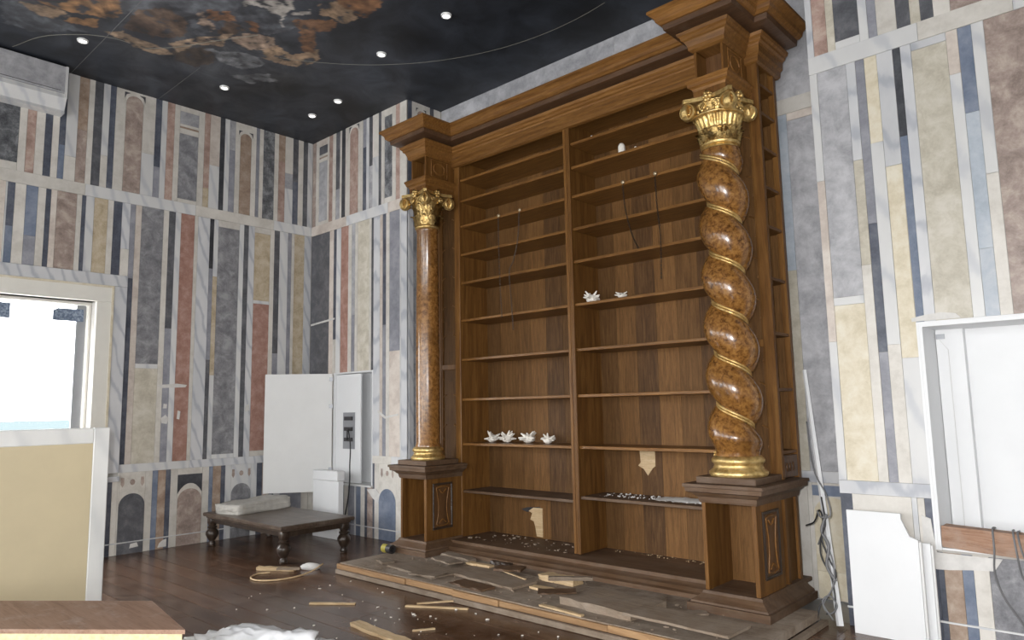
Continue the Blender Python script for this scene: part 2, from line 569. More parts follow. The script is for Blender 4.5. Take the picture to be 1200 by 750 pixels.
def wall_mesh(name, plane, c0, c1, srange, zrange, holes, mat):
    """one connected wall slab with rectangular holes; c0 room face, c1 outer face"""
    ss = sorted({srange[0], srange[1], *[h[0] for h in holes], *[h[1] for h in holes]})
    zs = sorted({zrange[0], zrange[1], *[h[2] for h in holes], *[h[3] for h in holes]})
    bm = bmesh.new()
    f = (lambda s, z, c: (c, s, z)) if plane == 'x' else (lambda s, z, c: (s, c, z))
    V = {}

    def v(i, j, k):
        if (i, j, k) not in V:
            V[i, j, k] = bm.verts.new(f(ss[i], zs[j], (c0, c1)[k]))
        return V[i, j, k]

    def solid(i, j):
        if not (0 <= i < len(ss) - 1 and 0 <= j < len(zs) - 1):
            return False
        sm, zm = (ss[i] + ss[i + 1]) / 2, (zs[j] + zs[j + 1]) / 2
        return not any(h[0] < sm < h[1] and h[2] < zm < h[3] for h in holes)

    for i in range(len(ss) - 1):
        for j in range(len(zs) - 1):
            if not solid(i, j):
                continue
            for k in (0, 1):
                bm.faces.new((v(i, j, k), v(i + 1, j, k), v(i + 1, j + 1, k), v(i, j + 1, k)))
            for (di, dj, a, b) in ((-1, 0, (i, j), (i, j + 1)), (1, 0, (i + 1, j), (i + 1, j + 1)), (0, -1, (i, j), (i + 1, j)), (0, 1, (i, j + 1), (i + 1, j + 1))):
                if not solid(i + di, j + dj):
                    bm.faces.new((v(*a, 0), v(*b, 0), v(*b, 1), v(*a, 1)))
    return tag(mk(name, bm, mat, center=False), kind='structure')


# ------------------------------------------------------------------ the shell
HL = [(a, b, 0.9, 2.93) for a, b in LWIN]
wall_left = wall_mesh('wall_left', 'x', XL, XL - 0.3, (YB - 0.3, YM + 0.3), (0, ZC), HL, 'bed')
HM = [(-8.53, -7.627, 0.63, 2.13)]
wall_far = wall_mesh('wall_far', 'y', YM, YM + 0.3, (XL, XN), (0, ZC), HM, 'bed')
wall_nside = wall_mesh('wall_recess_side', 'x', XN, XN - 0.2, (YM, YP), (0, ZC), [], 'bed')
wall_recess = wall_mesh('wall_recess', 'y', YP, YP + 0.2, (XN - 0.2, XQ + 0.2), (0, ZC), [], 'bed')
HQ = [(-1.26, -0.25, 0.60, 2.13)]
wall_front = wall_mesh('wall_right', 'y', YQ, YQ + 0.6, (XQ, XR), (0, ZC), HQ, 'bed')
wall_end = wall_mesh('wall_end', 'x', XR, XR + 0.2, (YB, YQ + 0.6), (0, ZC), [], 'plaster')
HB = [(a, b, 0.5, 3.5) for a, b in BACKWIN]
wall_back = wall_mesh('wall_back', 'y', YB, YB - 0.3, (XL, XR + 0.2), (0, ZC), HB, 'plaster')
floor = tag(box('floor', 'legwood', XL - 0.3, XR + 0.2, YB - 0.3, YP + 0.2, -0.2, -0.012), kind='structure')

# floor planks along x
rw = 0.19
y = 1.1
row = 0
while y < 5.62:
    y1 = y + rw
    x = XL + random.uniform(-1.4, 0)
    while x < 0.4:
        ln = random.choice((1.2, 1.5, 1.8, 2.1))
        a, b = max(x, XL + 0.004), min(x + ln, 0.4)
        if b - a > 0.05:
            piece('plank', 'plank', a + 0.002, b - 0.002, y + 0.002, min(y1, 5.635) - 0.002, -0.012, random.uniform(-0.0012, 0.0), floor)
        x += ln
    y = y1
    row += 1

# ceiling with its painted clouds and figures (paint stored per vertex)
MUR = [('slate', [(-7.95, 1.45), (-7.73, 1.67), (-7.94, 1.90), (-7.99, 2.24), (-8.38, 1.86), (-8.40, 1.55)]),
       ('slate', [(-7.09, 2.21), (-6.24, 3.04), (-6.64, 3.28), (-7.30, 3.02), (-6.94, 2.79), (-7.37, 2.37)]),
       ('slate', [(-6.37, 3.18), (-6.10, 3.81), (-6.43, 3.98), (-6.40, 3.70), (-6.72, 3.60), (-6.74, 3.37)]),
       ('orange', [(-7.71, 1.69), (-7.15, 2.23), (-7.38, 2.36), (-7.60, 2.28), (-7.69, 2.05), (-7.73, 1.84)]),
       ('tan', [(-7.86, 1.61), (-7.70, 1.87), (-7.81, 1.99), (-7.96, 1.91), (-7.96, 1.75)]),
       ('brown', [(-7.24, 2.41), (-6.91, 2.64), (-7.08, 2.85), (-7.37, 2.95), (-7.63, 2.75), (-7.66, 2.56), (-7.66, 2.47)]),
       ('dkbrown', [(-7.80, 2.98), (-7.43, 3.27), (-7.72, 3.44), (-8.01, 3.33), (-7.94, 3.10)]),
       ('beige', [(-7.82, 2.36), (-7.70, 2.52), (-7.80, 2.63), (-7.72, 2.82), (-7.85, 3.02), (-7.98, 2.91), (-7.96, 2.68), (-7.92, 2.46)]),
       ('beige', [(-7.64, 2.90), (-7.25, 3.07), (-6.98, 3.29), (-7.25, 3.38), (-7.47, 3.17), (-7.79, 3.07)]),
       ('flesh', [(-6.84, 2.85), (-6.73, 2.91), (-6.96, 3.10), (-7.08, 3.11), (-7.01, 2.96)]),
       ('orange2', [(-6.70, 2.94), (-6.58, 3.10), (-6.70, 3.21), (-6.85, 3.11), (-6.84, 2.98)]),
       ('flesh', [(-7.05, 3.32), (-6.76, 3.50), (-6.74, 3.67), (-7.07, 3.79), (-7.16, 3.58)]),
       ('tan', [(-7.08, 3.67), (-6.87, 3.76), (-6.89, 3.99), (-6.63, 4.11), (-6.78, 4.25), (-7.14, 4.19), (-7.21, 4.00), (-7.24, 3.79)]),
       ('rust', [(-6.30, 3.61), (-6.12, 3.70), (-5.97, 3.94), (-6.14, 4.01), (-6.31, 3.90), (-6.73, 4.12), (-6.77, 3.97), (-6.48, 3.83)]),
       ('white', [(-6.22, 3.02), (-5.85, 3.38), (-6.06, 3.48), (-6.24, 3.49), (-6.45, 3.61), (-6.27, 3.45), (-6.29, 3.21), (-6.36, 3.14)]),
       ('tan', [(-5.84, 3.61), (-5.64, 3.76), (-5.78, 4.03), (-5.94, 4.01), (-5.98, 3.78)]),
       ('rust', [(-5.66, 3.53), (-5.17, 4.01), (-5.70, 4.10), (-5.73, 3.99), (-5.69, 3.75)]),
       ('cloud', [(-7.49, 3.26), (-7.24, 3.62), (-7.35, 3.86), (-7.62, 3.78), (-7.66, 3.50)]),
       ('cloud', [(-7.87, 3.72), (-7.50, 4.03), (-7.65, 4.20), (-7.94, 3.98)]),
       ('orange', [(-7.87, 1.98), (-7.65, 2.23), (-7.88, 2.27), (-7.91, 2.18), (-7.95, 2.03)]),
       ('orange2', [(-6.64, 3.28), (-6.59, 3.37), (-6.77, 3.47), (-6.77, 3.39)]),
       ('white', [(-6.16, 3.52), (-5.97, 3.61), (-6.05, 3.65), (-6.17, 3.57)]),
       ('brown', [(-6.77, 3.15), (-6.84, 3.38), (-7.01, 3.31), (-7.07, 3.14)])]
PC = {'slate': (0.062, 0.066, 0.076), 'orange': (0.20, 0.105, 0.045), 'tan': (0.20, 0.135, 0.085), 'brown': (0.078, 0.047, 0.029), 'dkbrown': (0.055, 0.039, 0.028),
      'beige': (0.25, 0.175, 0.115), 'flesh': (0.28, 0.20, 0.145), 'orange2': (0.20, 0.09, 0.036), 'rust': (0.15, 0.073, 0.034), 'white': (0.31, 0.285, 0.26), 'cloud': (0.115, 0.118, 0.125)}


def inside(px, py, poly):
    c = False
    n = len(poly)
    j = n - 1
    for i in range(n):
        xi, yi = poly[i]
        xj, yj = poly[j]
        if (yi > py) != (yj > py) and px < (xj - xi) * (py - yi) / (yj - yi) + xi:
            c = not c
        j = i
    return c


def seq(a, b, step):
    n = max(1, round((b - a) / step))
    return [a + (b - a) * i / n for i in range(n)]


xs = [XL - 0.3] + seq(XL, -8.5, 0.12) + seq(-8.5, -5.0, 0.02) + seq(-5.0, -2.5, 0.12) + [-2.5, 0, XR + 0.2]
ys = [YB - 0.3, -1, 0.6] + seq(1.2, 4.4, 0.02) + seq(4.4, YP + 0.2, 0.12) + [YP + 0.2]
bm = bmesh.new()
G = [[bm.verts.new((x, y, ZC)) for y in ys] for x in xs]
for i in range(len(xs) - 1):
    for j in range(len(ys) - 1):
        bm.faces.new((G[i][j], G[i][j + 1], G[i + 1][j + 1], G[i + 1][j]))
BB = [(k, p, min(a for a, _ in p) - .12, max(a for a, _ in p) + .12, min(b for _, b in p) - .12, max(b for _, b in p) + .12) for k, p in MUR]
cols = []
for x in xs:
    for y in ys:
        q = Vector((x, y, 0))
        n1 = mnoise.fractal(q * 1.1, 1.0, 2.0, 4)
        base = Vector((0.019, 0.0225, 0.0305)) * (1 + 0.9 * n1)
        halo = exp(-(((x + 7.0) + (y - 3.0)) / 1.5) ** 2 - (((x + 7.0) - (y - 3.0)) / 3.2) ** 2)
        base += Vector((0.030, 0.030, 0.031)) * halo * (1 + 0.9 * mnoise.fractal(q * 2.6 + Vector((9, 2, 0)), 1.0, 2.0, 4))
        w = mnoise.noise_vector(q * 4.5) * 0.055 + mnoise.noise_vector(q * 13) * 0.035 + mnoise.noise_vector(q * 30) * 0.012
        hx, hy = x + w.x, y + w.y
        for k, p, a, b, c, d in BB:
            if a < x < b and c < y < d and inside(hx, hy, p):
                n2 = mnoise.fractal(q * 8 + Vector((3, 1, 0)), 0.8, 2.0, 5)
                n3 = mnoise.fractal(q * 3.5 + Vector((7, 5, 0)), 1.0, 2.0, 3)
                f = max(0.18, 1 + 0.95 * n2 + 0.3 * n3)
                base = base * 0.22 + Vector(PC[k]) * f * 0.78
                if n2 < -0.42:
                    base = Vector((0.035, 0.036, 0.042))
        cols.append(base)
me_name = 'ceiling'
ceil = mk('ceiling', bm, 'bed', center=False)
tag(ceil, kind='structure')
ca = ceil.data.color_attributes.new('paint', 'FLOAT_COLOR', 'POINT')
flat = []
for c in cols:
    flat += [max(c.x, 0.004), max(c.y, 0.004), max(c.z, 0.004), 1]
ca.data.foreach_set('color', flat)
m, nt, b = mat_new('painted_ceiling')
at = nd(nt, 'ShaderNodeVertexColor', layer_name='paint')
v = coords(nt, 'world', (1, 1, 1), False)
f = noise(nt, v, 2.3, 8, 0.65, 0.8)
col = mixc(nt, at.outputs[0], ramp(nt, f, [(0.33, (0.45, 0.45, 0.48)), (0.68, (1.75, 1.75, 1.70))]), 1.0, 'MULTIPLY')
nt.links.new(col, b.inputs['Base Color'])
b.inputs['Roughness'].default_value = 0.55
ceil.data.materials[0] = m
# upper slab closes the room
mk_top = None
for yy, xa, xb in ((2.40, XL, -6.95), (3.39, XL, -7.95)):
    tag(box('panel_joint', 'lineg', xa, xb, yy - 0.003, yy + 0.003, ZC - 0.003, ZC + 0.002, ceil))
bm = bmesh.new()
tube(bm, [(-4.32 + 3.075 * cos(a), 2.565 + 3.075 * sin(a), ZC) for a in [radians(80 + i * 2) for i in range(38)]], 0.003, 5)
mk('painted_line', bm, 'line', ceil)
for k, arc in enumerate(([(-8.9, 1.77), (-8.43, 1.93), (-8.10, 2.2), (-7.95, 2.44), (-7.93, 2.62)], [(-7.94, 2.78), (-7.64, 3.02), (-7.25, 3.23), (-6.8, 3.5)])):
    for i, p in enumerate(spline([(a, b, ZC) for a, b in arc], 8)):
        pass
    bm = bmesh.new()
    tube(bm, spline([(a, b, ZC) for a, b in arc], 8), 0.004, 5)
    mk('painted_line', bm, 'line', ceil)

# sea and far ground outside
mS, ntS, bS = mat_new('sea_water')
vS = coords(ntS, 'world', (1, 1, 1), False)
ntS.links.new(ramp(ntS, noise(ntS, vS, 0.01, 4), [(0.3, (0.068, 0.085, 0.088)), (0.7, (0.074, 0.092, 0.095))]), bS.inputs['Base Color'])
bS.inputs['Roughness'].default_value = 0.8
bS.inputs['Specular IOR Level'].default_value = 0.0
bm = bmesh.new()
bx(bm, -8000, -40, -6000, 6000, -31, -30)
sea = tag(mk('sea', bm, mS), 'pale sea stretching to the horizon outside the window', 'sea', kind='structure')

# ------------------------------------------------------------------ stone lining
HOLES = {'L': [(0.55, 3.125, 0.0, 3.268)], 'M': [(-8.53, -7.627, 0.63, 2.13)], 'Q': [(-1.275, -0.25, 0.585, 2.145)], 'N': [], 'P': []}


def clip(rect, holes):
    out = [rect]
    for h in holes:
        nxt = []
        for s0, s1, z0, z1 in out:
            a0, a1, b0, b1 = max(s0, h[0]), min(s1, h[1]), max(z0, h[2]), min(z1, h[3])
            if a0 >= a1 or b0 >= b1:
                nxt.append((s0, s1, z0, z1))
                continue
            for c in ((s0, a0, z0, z1), (a1, s1, z0, z1), (a0, a1, z0, b0), (a0, a1, b1, z1)):
                if c[1] - c[0] > 0.004 and c[3] - c[2] > 0.004:
                    nxt.append(c)
        out = nxt
    return out


WALLS = {'L': (wall_left, 'x', XL, 1), 'M': (wall_far, 'y', YM, -1), 'N': (wall_nside, 'x', XN, 1), 'P': (wall_recess, 'y', YP, -1), 'Q': (wall_front, 'y', YQ, -1)}
PROUD = {'cream': 0.012, 'white': 0.013, 'vein': 0.012, 'pinkcream': 0.012}


def stone(wk, s0, s1, z0, z1, mat, name='marble_strip', proud=None):
    par, ax, c, sg = WALLS[wk]
    p = (proud or PROUD.get(mat, 0.0095)) + random.uniform(0, 0.0012)
    g = 0.0012
    for a, b, lo, hi in clip((s0, s1, z0, z1), HOLES[wk]):
        a, b, lo, hi = a + g, b - g, lo + g, hi - g
        if ax == 'x':
            piece(name, mat, *sorted((c, c + sg * p)), a, b, lo, hi, par)
        else:
            piece(name, mat, a, b, *sorted((c, c + sg * p)), lo, hi, par)


def arch_pts(s0, s1, z0, ztop):
    r = (s1 - s0) / 2
    cz = ztop - r
    return [(s0, z0), (s1, z0)] + [((s0 + s1) / 2 + r * cos(pi * i / 14), cz + r * sin(pi * i / 14)) for i in range(15)]


def arch(wk, s0, s1, z0, ztop, mat, tier_top, ground='cream', spandrel=True):
    """arched inlay set in a pale ground slab with dark spandrels"""
    par, ax, c, sg = WALLS[wk]
    stone(wk, s0, s1, z0, tier_top, ground, 'marble_strip')
    bm = bmesh.new()
    plate(bm, arch_pts(s0 + 0.002, s1 - 0.002, z0 + 0.002, ztop), ax, c + sg * 0.012, c + sg * 0.0165)
    mk('arched_panel', bm, mat, par)
    if spandrel:
        w = (s1 - s0)
        e = min(0.07, w * 0.35)
        for sx, dr in ((s0 - 0.02, 1), (s1 + 0.02, -1)):
            bm = bmesh.new()
            zt = min(ztop + 0.03, tier_top - 0.01)
            plate(bm, [(sx, zt), (sx + dr * e, zt), (sx + dr * e * 0.3, zt - e * 0.4), (sx, zt - e * 1.2)][::dr], ax, c + sg * 0.010, c + sg * 0.0160)
            mk('spandrel', bm, 'black', par)


def tier(wk, z0, z1, spec):
    """spec: list of (s0, s1, mat or [(zlo, zhi, mat), ...])"""
    for s0, s1, mt in spec:
        if isinstance(mt, str):
            stone(wk, s0, s1, z0, z1, mt)
        elif isinstance(mt, list):
            for a, b, mm in mt:
                stone(wk, s0, s1, a if a is not None else z0, b if b is not None else z1, mm)
        else:
            mt(s0, s1)


def band(wk, s0, s1, z0, z1, mats=('cream', 'white'), step=1.25, proud=0.016):
    s = s0
    i = 0
    while s < s1 - 0.01:
        e = min(s + step * random.uniform(0.8, 1.15), s1)
        if s1 - e < 0.2:
            e = s1
        stone(wk, s, e, z0, z1, mats[i % len(mats)], 'marble_band', proud)
        s = e
        i += 1


B0, B1, D0, D1 = 4.17, 4.31, 0.935, 1.03
U0, U1 = B1, ZC - 0.001
# ---- left wall, upper tier
tier('L', U0, U1, [
    (1.25, 1.45, 'cream'), (1.45, 1.933, [(None, 4.40, 'cream'), (4.40, None, 'cloud')]), (1.933, 2.006, 'cream'), (2.006, 2.092, 'pink'), (2.092, 2.179, 'cream'),
    (2.179, 2.253, 'slate'), (2.253, 2.321, 'cream'), (2.321, 2.385, [(None, 4.72, 'blue'), (4.72, None, 'slate')]), (2.385, 2.502, [(None, 4.6, 'cream'), (4.6, None, 'white')]),
    (2.502, 2.607, [(None, 4.95, 'taupe'), (4.95, None, 'tan')]), (2.607, 2.668, 'cream'), (2.668, 2.761, 'dkgrey'), (2.761, 2.837, [(None, 4.7, 'cream'), (4.7, None, 'white')]),
    (2.837, 2.903, 'slate'), (2.903, 3.014, 'cream'), (3.014, 3.216, lambda a, b: arch('L', a, b, U0, 5.54, 'taupe', U1)), (3.216, 3.366, [(None, 4.85, 'white'), (4.85, None, 'cream')]),
    (3.366, 3.443, [(None, 4.71, 'lilac'), (4.71, None, 'slate')]), (3.443, 3.510, 'white'), (3.510, 3.604, 'pink'),
    (3.604, 3.671, 'cream'), (3.671, 3.916, [(None, 4.36, 'cream'), (4.36, 5.23, 'grey'), (5.23, 5.30, 'cream'), (5.30, 5.325, 'tan'), (5.325, 5.36, 'cream'), (5.36, 5.53, 'greyl'), (5.53, None, 'cream')]),
    (3.916, 3.994, 'cream'), (3.994, 4.072, [(None, 4.57, 'ochre'), (4.57, None, 'pink')]), (4.072, 4.207, [(None, 4.9, 'white'), (4.9, None, 'pinkcream')]),
    (4.207, 4.274, 'black'), (4.274, 4.34, 'white'), (4.34, 4.424, [(None, 5.18, 'lilac'), (5.18, None, 'greyl')]), (4.424, 4.49, 'cream'),
    (4.49, 4.654, lambda a, b: arch('L', a, b, U0, 5.46, 'tan', U1)), (4.654, 4.728, 'cream'), (4.728, 4.779, 'lilac'), (4.779, 4.837, 'cream'),
    (4.837, 5.008, 'cloud'), (5.008, 5.073, 'cream'), (5.073, 5.178, [(None, 5.2, 'pink'), (5.2, None, 'tan')]),
    (5.178, 5.303, [(None, 4.82, 'white'), (4.82, 5.05, 'greyl'), (5.05, None, 'cream')]), (5.303, 5.391, [(None, 4.95, 'slate'), (4.95, None, 'dkgrey')]),
    (5.391, 5.472, 'cream'), (5.472, 5.547, 'dkgrey'), (5.547, 5.625, 'white')])
band('L', 1.25, 5.625, B0, B1)
# ---- left wall, middle tier
tier('L', D1, B0, [
    (1.25, 1.849, 'pinkcream'), (1.849, 1.866, 'white'), (1.866, 1.935, [(None, 3.68, 'blue'), (3.68, None, 'slate')]), (1.935, 2.038, 'cream'),
    (2.038, 2.153, [(None, 3.6, 'lilac'), (3.6, None, 'blue')]), (2.153, 2.229, 'cream'), (2.229, 2.28, 'slate'), (2.28, 2.339, 'pinkcream'), (2.339, 2.541, 'taupe'),
    (2.541, 2.593, 'cream'), (2.593, 2.636, 'slate'), (2.636, 2.723, 'white'), (2.723, 2.872, 'ochre'), (2.872, 2.935, 'cream'), (2.935, 3.03, 'slate'),
    (3.03, 3.125, [(None, 3.6, 'cream'), (3.6, None, 'vein')]), (3.125, 3.186, [(None, 3.25, 'slate'), (3.25, None, 'lilac')]), (3.186, 3.255, 'pinkcream'),
    (3.255, 3.517, [(None, 2.165, 'beige'), (2.165, 2.22, 'white'), (2.22, None, 'grey')]), (3.517, 3.582, 'cream'), (3.582, 3.664, [(None, 2.67, 'lilac'), (2.67, None, 'dkgrey')]),
    (3.664, 3.732, 'white'), (3.732, 3.908, 'red'), (3.908, 3.953, 'cream'), (3.953, 4.11, 'vein'), (4.11, 4.165, [(None, 2.3, 'dkgrey'), (2.3, 3.5, 'lilac'), (3.5, None, 'black')]),
    (4.165, 4.224, [(None, 2.1, 'white'), (2.1, 3.4, 'ochre'), (3.4, None, 'white')]), (4.224, 4.518, [(None, 1.083, 'white'), (1.083, 4.08, 'grey'), (4.08, None, 'cream')]),
    (4.518, 4.583, 'white'), (4.583, 4.651, 'dkgrey'), (4.651, 4.738, 'vein'),
    (4.738, 4.973, [(None, 1.10, 'cream'), (1.10, 3.095, 'red'), (3.095, 3.14, 'white'), (3.14, 4.09, 'ochre'), (4.09, None, 'cream')]), (4.973, 5.035, 'cream'),
    (5.035, 5.118, [(None, 2.42, 'lilac'), (2.42, None, 'dkgrey')]), (5.118, 5.246, 'white'), (5.246, 5.307, 'lilac'), (5.307, 5.349, 'cream'), (5.349, 5.512, 'ochre'), (5.512, 5.625, 'vein')])
band('L', 2.95, 5.625, D0, D1, ('white', 'vein'), 1.0)


# ---- left wall, dado
def dado_orn(wk, s, z=0.82):
    par, ax, c, sg = WALLS[wk]
    bm = bmesh.new()
    plate(bm, [(s + 0.03 * cos(2 * pi * i / 8), z + 0.035 * sin(2 * pi * i / 8)) for i in range(8)], ax, c + sg * 0.011, c + sg * 0.0145)
    mk('rosette_inlay', bm, 'taupe', par)
    for d in (-0.11, 0.11):
        bm = bmesh.new()
        plate(bm, [(s + d - 0.016, z + 0.055), (s + d + 0.016, z + 0.055), (s + d + 0.02, z - 0.02), (s + d, z - 0.055), (s + d - 0.02, z - 0.02)], ax, c + sg * 0.011, c + sg * 0.0145)
        mk('pendant_inlay', bm, 'taupe', par)


def dado_arch(wk, mat, top, orn=True, ground='cream'):
    def f(a, b):
        arch(wk, a, b, 0.0, top, mat, D0, ground, spandrel=False)
        if orn:
            dado_orn(wk, (a + b) / 2)
        else:
            par, ax, c, sg = WALLS[wk]
            bm = bmesh.new()
            z1, z0 = 0.86, 0.74
            m_ = (a + b) / 2
            r = (b - a) / 2
            arcp = [(a + (b - a) * i / 8, top + 0.065 - (0.12 if i in (0, 8) else 0.12 * abs(i / 4 - 1) ** 2.2)) for i in range(9)]
            plate(bm, arcp + [(b, z1), (a, z1)], ax, c + sg * 0.011, c + sg * 0.0150)
            mk('spandrel', bm, 'black', par)
    return f


HOLES['L'] = [(0.55, 3.125, 0.9, 3.268)]
tier('L', 0.0, D0, [
    (2.85, 2.98, 'cream'), (2.98, 3.065, 'slate'), (3.065, 3.141, 'cream'), (3.141, 3.432, dado_arch('L', 'dkgrey', 0.69)), (3.432, 3.511, 'cream'),
    (3.511, 3.576, 'blue'), (3.576, 3.668, 'tan'), (3.668, 3.727, 'slate'), (3.727, 3.812, 'cream'), (3.812, 4.116, dado_arch('L', 'taupe', 0.685, False)), (4.116, 4.202, 'cream'),
    (4.202, 4.253, 'blue'), (4.253, 4.359, 'tan'), (4.359, 4.417, 'slate'), (4.417, 4.497, 'white'), (4.497, 4.77, dado_arch('L', 'grey', 0.69, True, 'white')),
    (4.77, 4.852, 'white'), (4.852, 4.93, 'slate'), (4.93, 5.03, 'taupe'), (5.03, 5.10, 'slate'), (5.10, 5.19, 'white'), (5.19, 5.52, dado_arch('L', 'lilac', 0.68)), (5.52, 5.625, 'cream')])
# thin ledges that run along the foot of the walls
tag(box('baseboard_left', 'white', XL, XL + 0.022, 2.9, YM - 0.02, 0.128, 0.140), kind='structure')
tag(box('baseboard_far', 'white', XL + 0.02, XN, YM - 0.022, YM, 0.128, 0.140), kind='structure')
tag(box('baseboard_right', 'white', XQ, 0.4, YQ - 0.022, YQ, 0.128, 0.140), kind='structure')

# ---- far wall
tier('M', U0, U1, [
    (-9.14, -9.046, 'taupe'), (-9.046, -8.967, 'cream'), (-8.967, -8.751, [(None, 4.36, 'cream'), (4.36, 5.26, 'greyl'), (5.26, 5.31, 'cream'), (5.31, 5.335, 'tan'), (5.335, 5.37, 'cream'), (5.37, 5.50, 'dkgrey'), (5.50, None, 'pinkcream')]),
    (-8.751, -8.709, 'cream'), (-8.709, -8.611, 'pink'), (-8.611, -8.532, 'cream'), (-8.532, -8.432, [(None, 4.75, 'greyl'), (4.75, None, 'dkgrey')]), (-8.432, -8.386, 'cream'),
    (-8.386, -8.297, 'black'), (-8.297, -8.182, 'cream'), (-8.182, -7.988, lambda a, b: arch('M', a, b, U0, 5.55, 'pink', U1)), (-7.988, -7.882, 'cream'), (-7.882, -7.799, [(None, 5.2, 'slate'), (5.2, None, 'lilac')]),
    (-7.799, -7.737, 'white'), (-7.737, -7.659, [(None, 4.9, 'greyl'), (4.9, None, 'dkgrey')]), (-7.659, -7.526, [(None, 5.0, 'white'), (5.0, None, 'cream')]), (-7.526, -7.467, 'dkgrey'), (-7.467, -7.396, 'cream'),
    (-7.396, -7.234, [(None, 4.38, 'cream'), (4.38, 5.5, 'cloud'), (5.5, None, 'cream')]), (-7.234, -7.158, 'cream'), (-7.158, -7.072, 'pink'), (-7.072, -6.934, 'cream')])
band('M', -9.14, -6.934, B0, B1, ('pinkcream', 'white'), 0.9)
tier('M', D1, B0, [
    (-9.14, -8.666, 'dkgrey'), (-8.666, -8.563, 'pinkcream'), (-8.563, -8.49, [(None, 2.6, 'cream'), (2.6, None, 'slate')]), (-8.49, -8.384, 'white'), (-8.384, -8.204, 'red'), (-8.204, -8.124, 'cream'),
    (-8.124, -8.044, [(None, 2.9, 'lilac'), (2.9, None, 'greyl')]), (-8.044, -7.981, 'cream'), (-7.981, -7.72, 'beige'), (-7.72, -7.675, 'cream'), (-7.675, -7.625, 'dkgrey'), (-7.625, -7.488, 'vein'), (-7.488, -7.43, 'pinkcream'),
    (-7.43, -7.358, [(None, 2.7, 'lilac'), (2.7, None, 'slate')]), (-7.358, -7.287, 'cream'), (-7.287, -7.073, [(None, 2.35, 'pinkcream'), (2.35, None, 'lilac')]), (-7.073, -7.05, 'white'), (-7.05, -6.934, 'vein')])
tier('M', 0.0, D0, [
    (-9.14, -8.9, 'cream'), (-8.9, -8.62, dado_arch('M', 'lilac', 0.66)), (-8.62, -8.53, 'cream')])
HOLES['M'] = [(-8.53, -7.627, 0.63, 2.13)]
tier('M', 0.0, 0.63, [(-8.53, -8.291, 'taupe'), (-8.291, -8.255, 'slate'), (-8.255, -8.164, 'cream'), (-8.164, -8.021, 'lilac'), (-8.021, -7.985, 'white'), (-7.985, -7.881, 'blue'), (-7.881, -7.794, 'cream'),
                      (-7.794, -7.743, 'slate'), (-7.743, -7.625, 'taupe')])
tier('M', 0.0, D0, [(-7.625, -7.585, 'slate'), (-7.585, -7.493, 'cream'), (-7.493, -7.151, dado_arch('M', 'blue', 0.63)), (-7.151, -6.934, 'cream')])
band('M', -9.14, -6.934, D0, D1, ('white', 'cream'), 0.9)
# ---- recess side (narrow return) and recess back
tier('N', U0, U1, [(5.644, 5.705, 'slate'), (5.705, 5.79, 'cream'), (5.79, 5.92, lambda a, b: arch('N', a, b, U0, 5.5, 'pink', U1)), (5.92, 6.01, 'cream'), (6.01, 6.08, 'dkgrey'), (6.08, 6.20, 'cream')])
band('N', 5.644, 6.2, B0, B1)
tier('N', 0.0, B0, [(5.644, 5.72, 'vein'), (5.72, 5.82, 'grey'), (5.82, 5.90, 'cream'), (5.90, 6.0, 'taupe'), (6.0, 6.2, 'white')])
x = -6.9
for w in (0.9, 1.1, 0.8, 1.0, 0.7):
    x1 = min(x + w, -1.895)
    stone('P', x, x1, B1, U1, 'greyl', 'marble_slab')
    x = x1
stone('P', x, -1.895, B1, U1, 'greyl', 'marble_slab')
band('P', -6.9, -1.895, B0, B1, ('white', 'cream'), 1.3)
stone('P', -2.30, -1.895, 4.10, B0, 'pinkcream')
stone('P', -2.6, -2.385, D1, B0, 'white')
stone('P', -2.385, -2.305, D1, 2.75, 'beige')
stone('P', -2.385, -2.305, 2.75, B0, 'bluel')
stone('P', -2.305, -1.895, D1, 4.10, 'greyl', 'marble_panel')
band('P', -2.6, -1.895, D0, D1, ('vein',), 1.3)
stone('P', -2.6, -2.34, 0, D0, 'cream')
arch('P', -2.30, -1.99, 0.22, 0.82, 'yellow', D0, 'cream', spandrel=False)
stone('P', -2.34, -2.30, 0, D0, 'cream')
stone('P', -2.30, -1.99, 0.0, 0.22, 'yellow')
for a, b in ((-2.30, -2.24), (-2.05, -1.99)):
    pass
stone('P', -1.99, -1.895, 0, D0, 'cream')
box('spandrel', 'blue', -2.30, -1.99, YP - 0.0155, YP - 0.011, 0.83, 0.915, wall_recess)
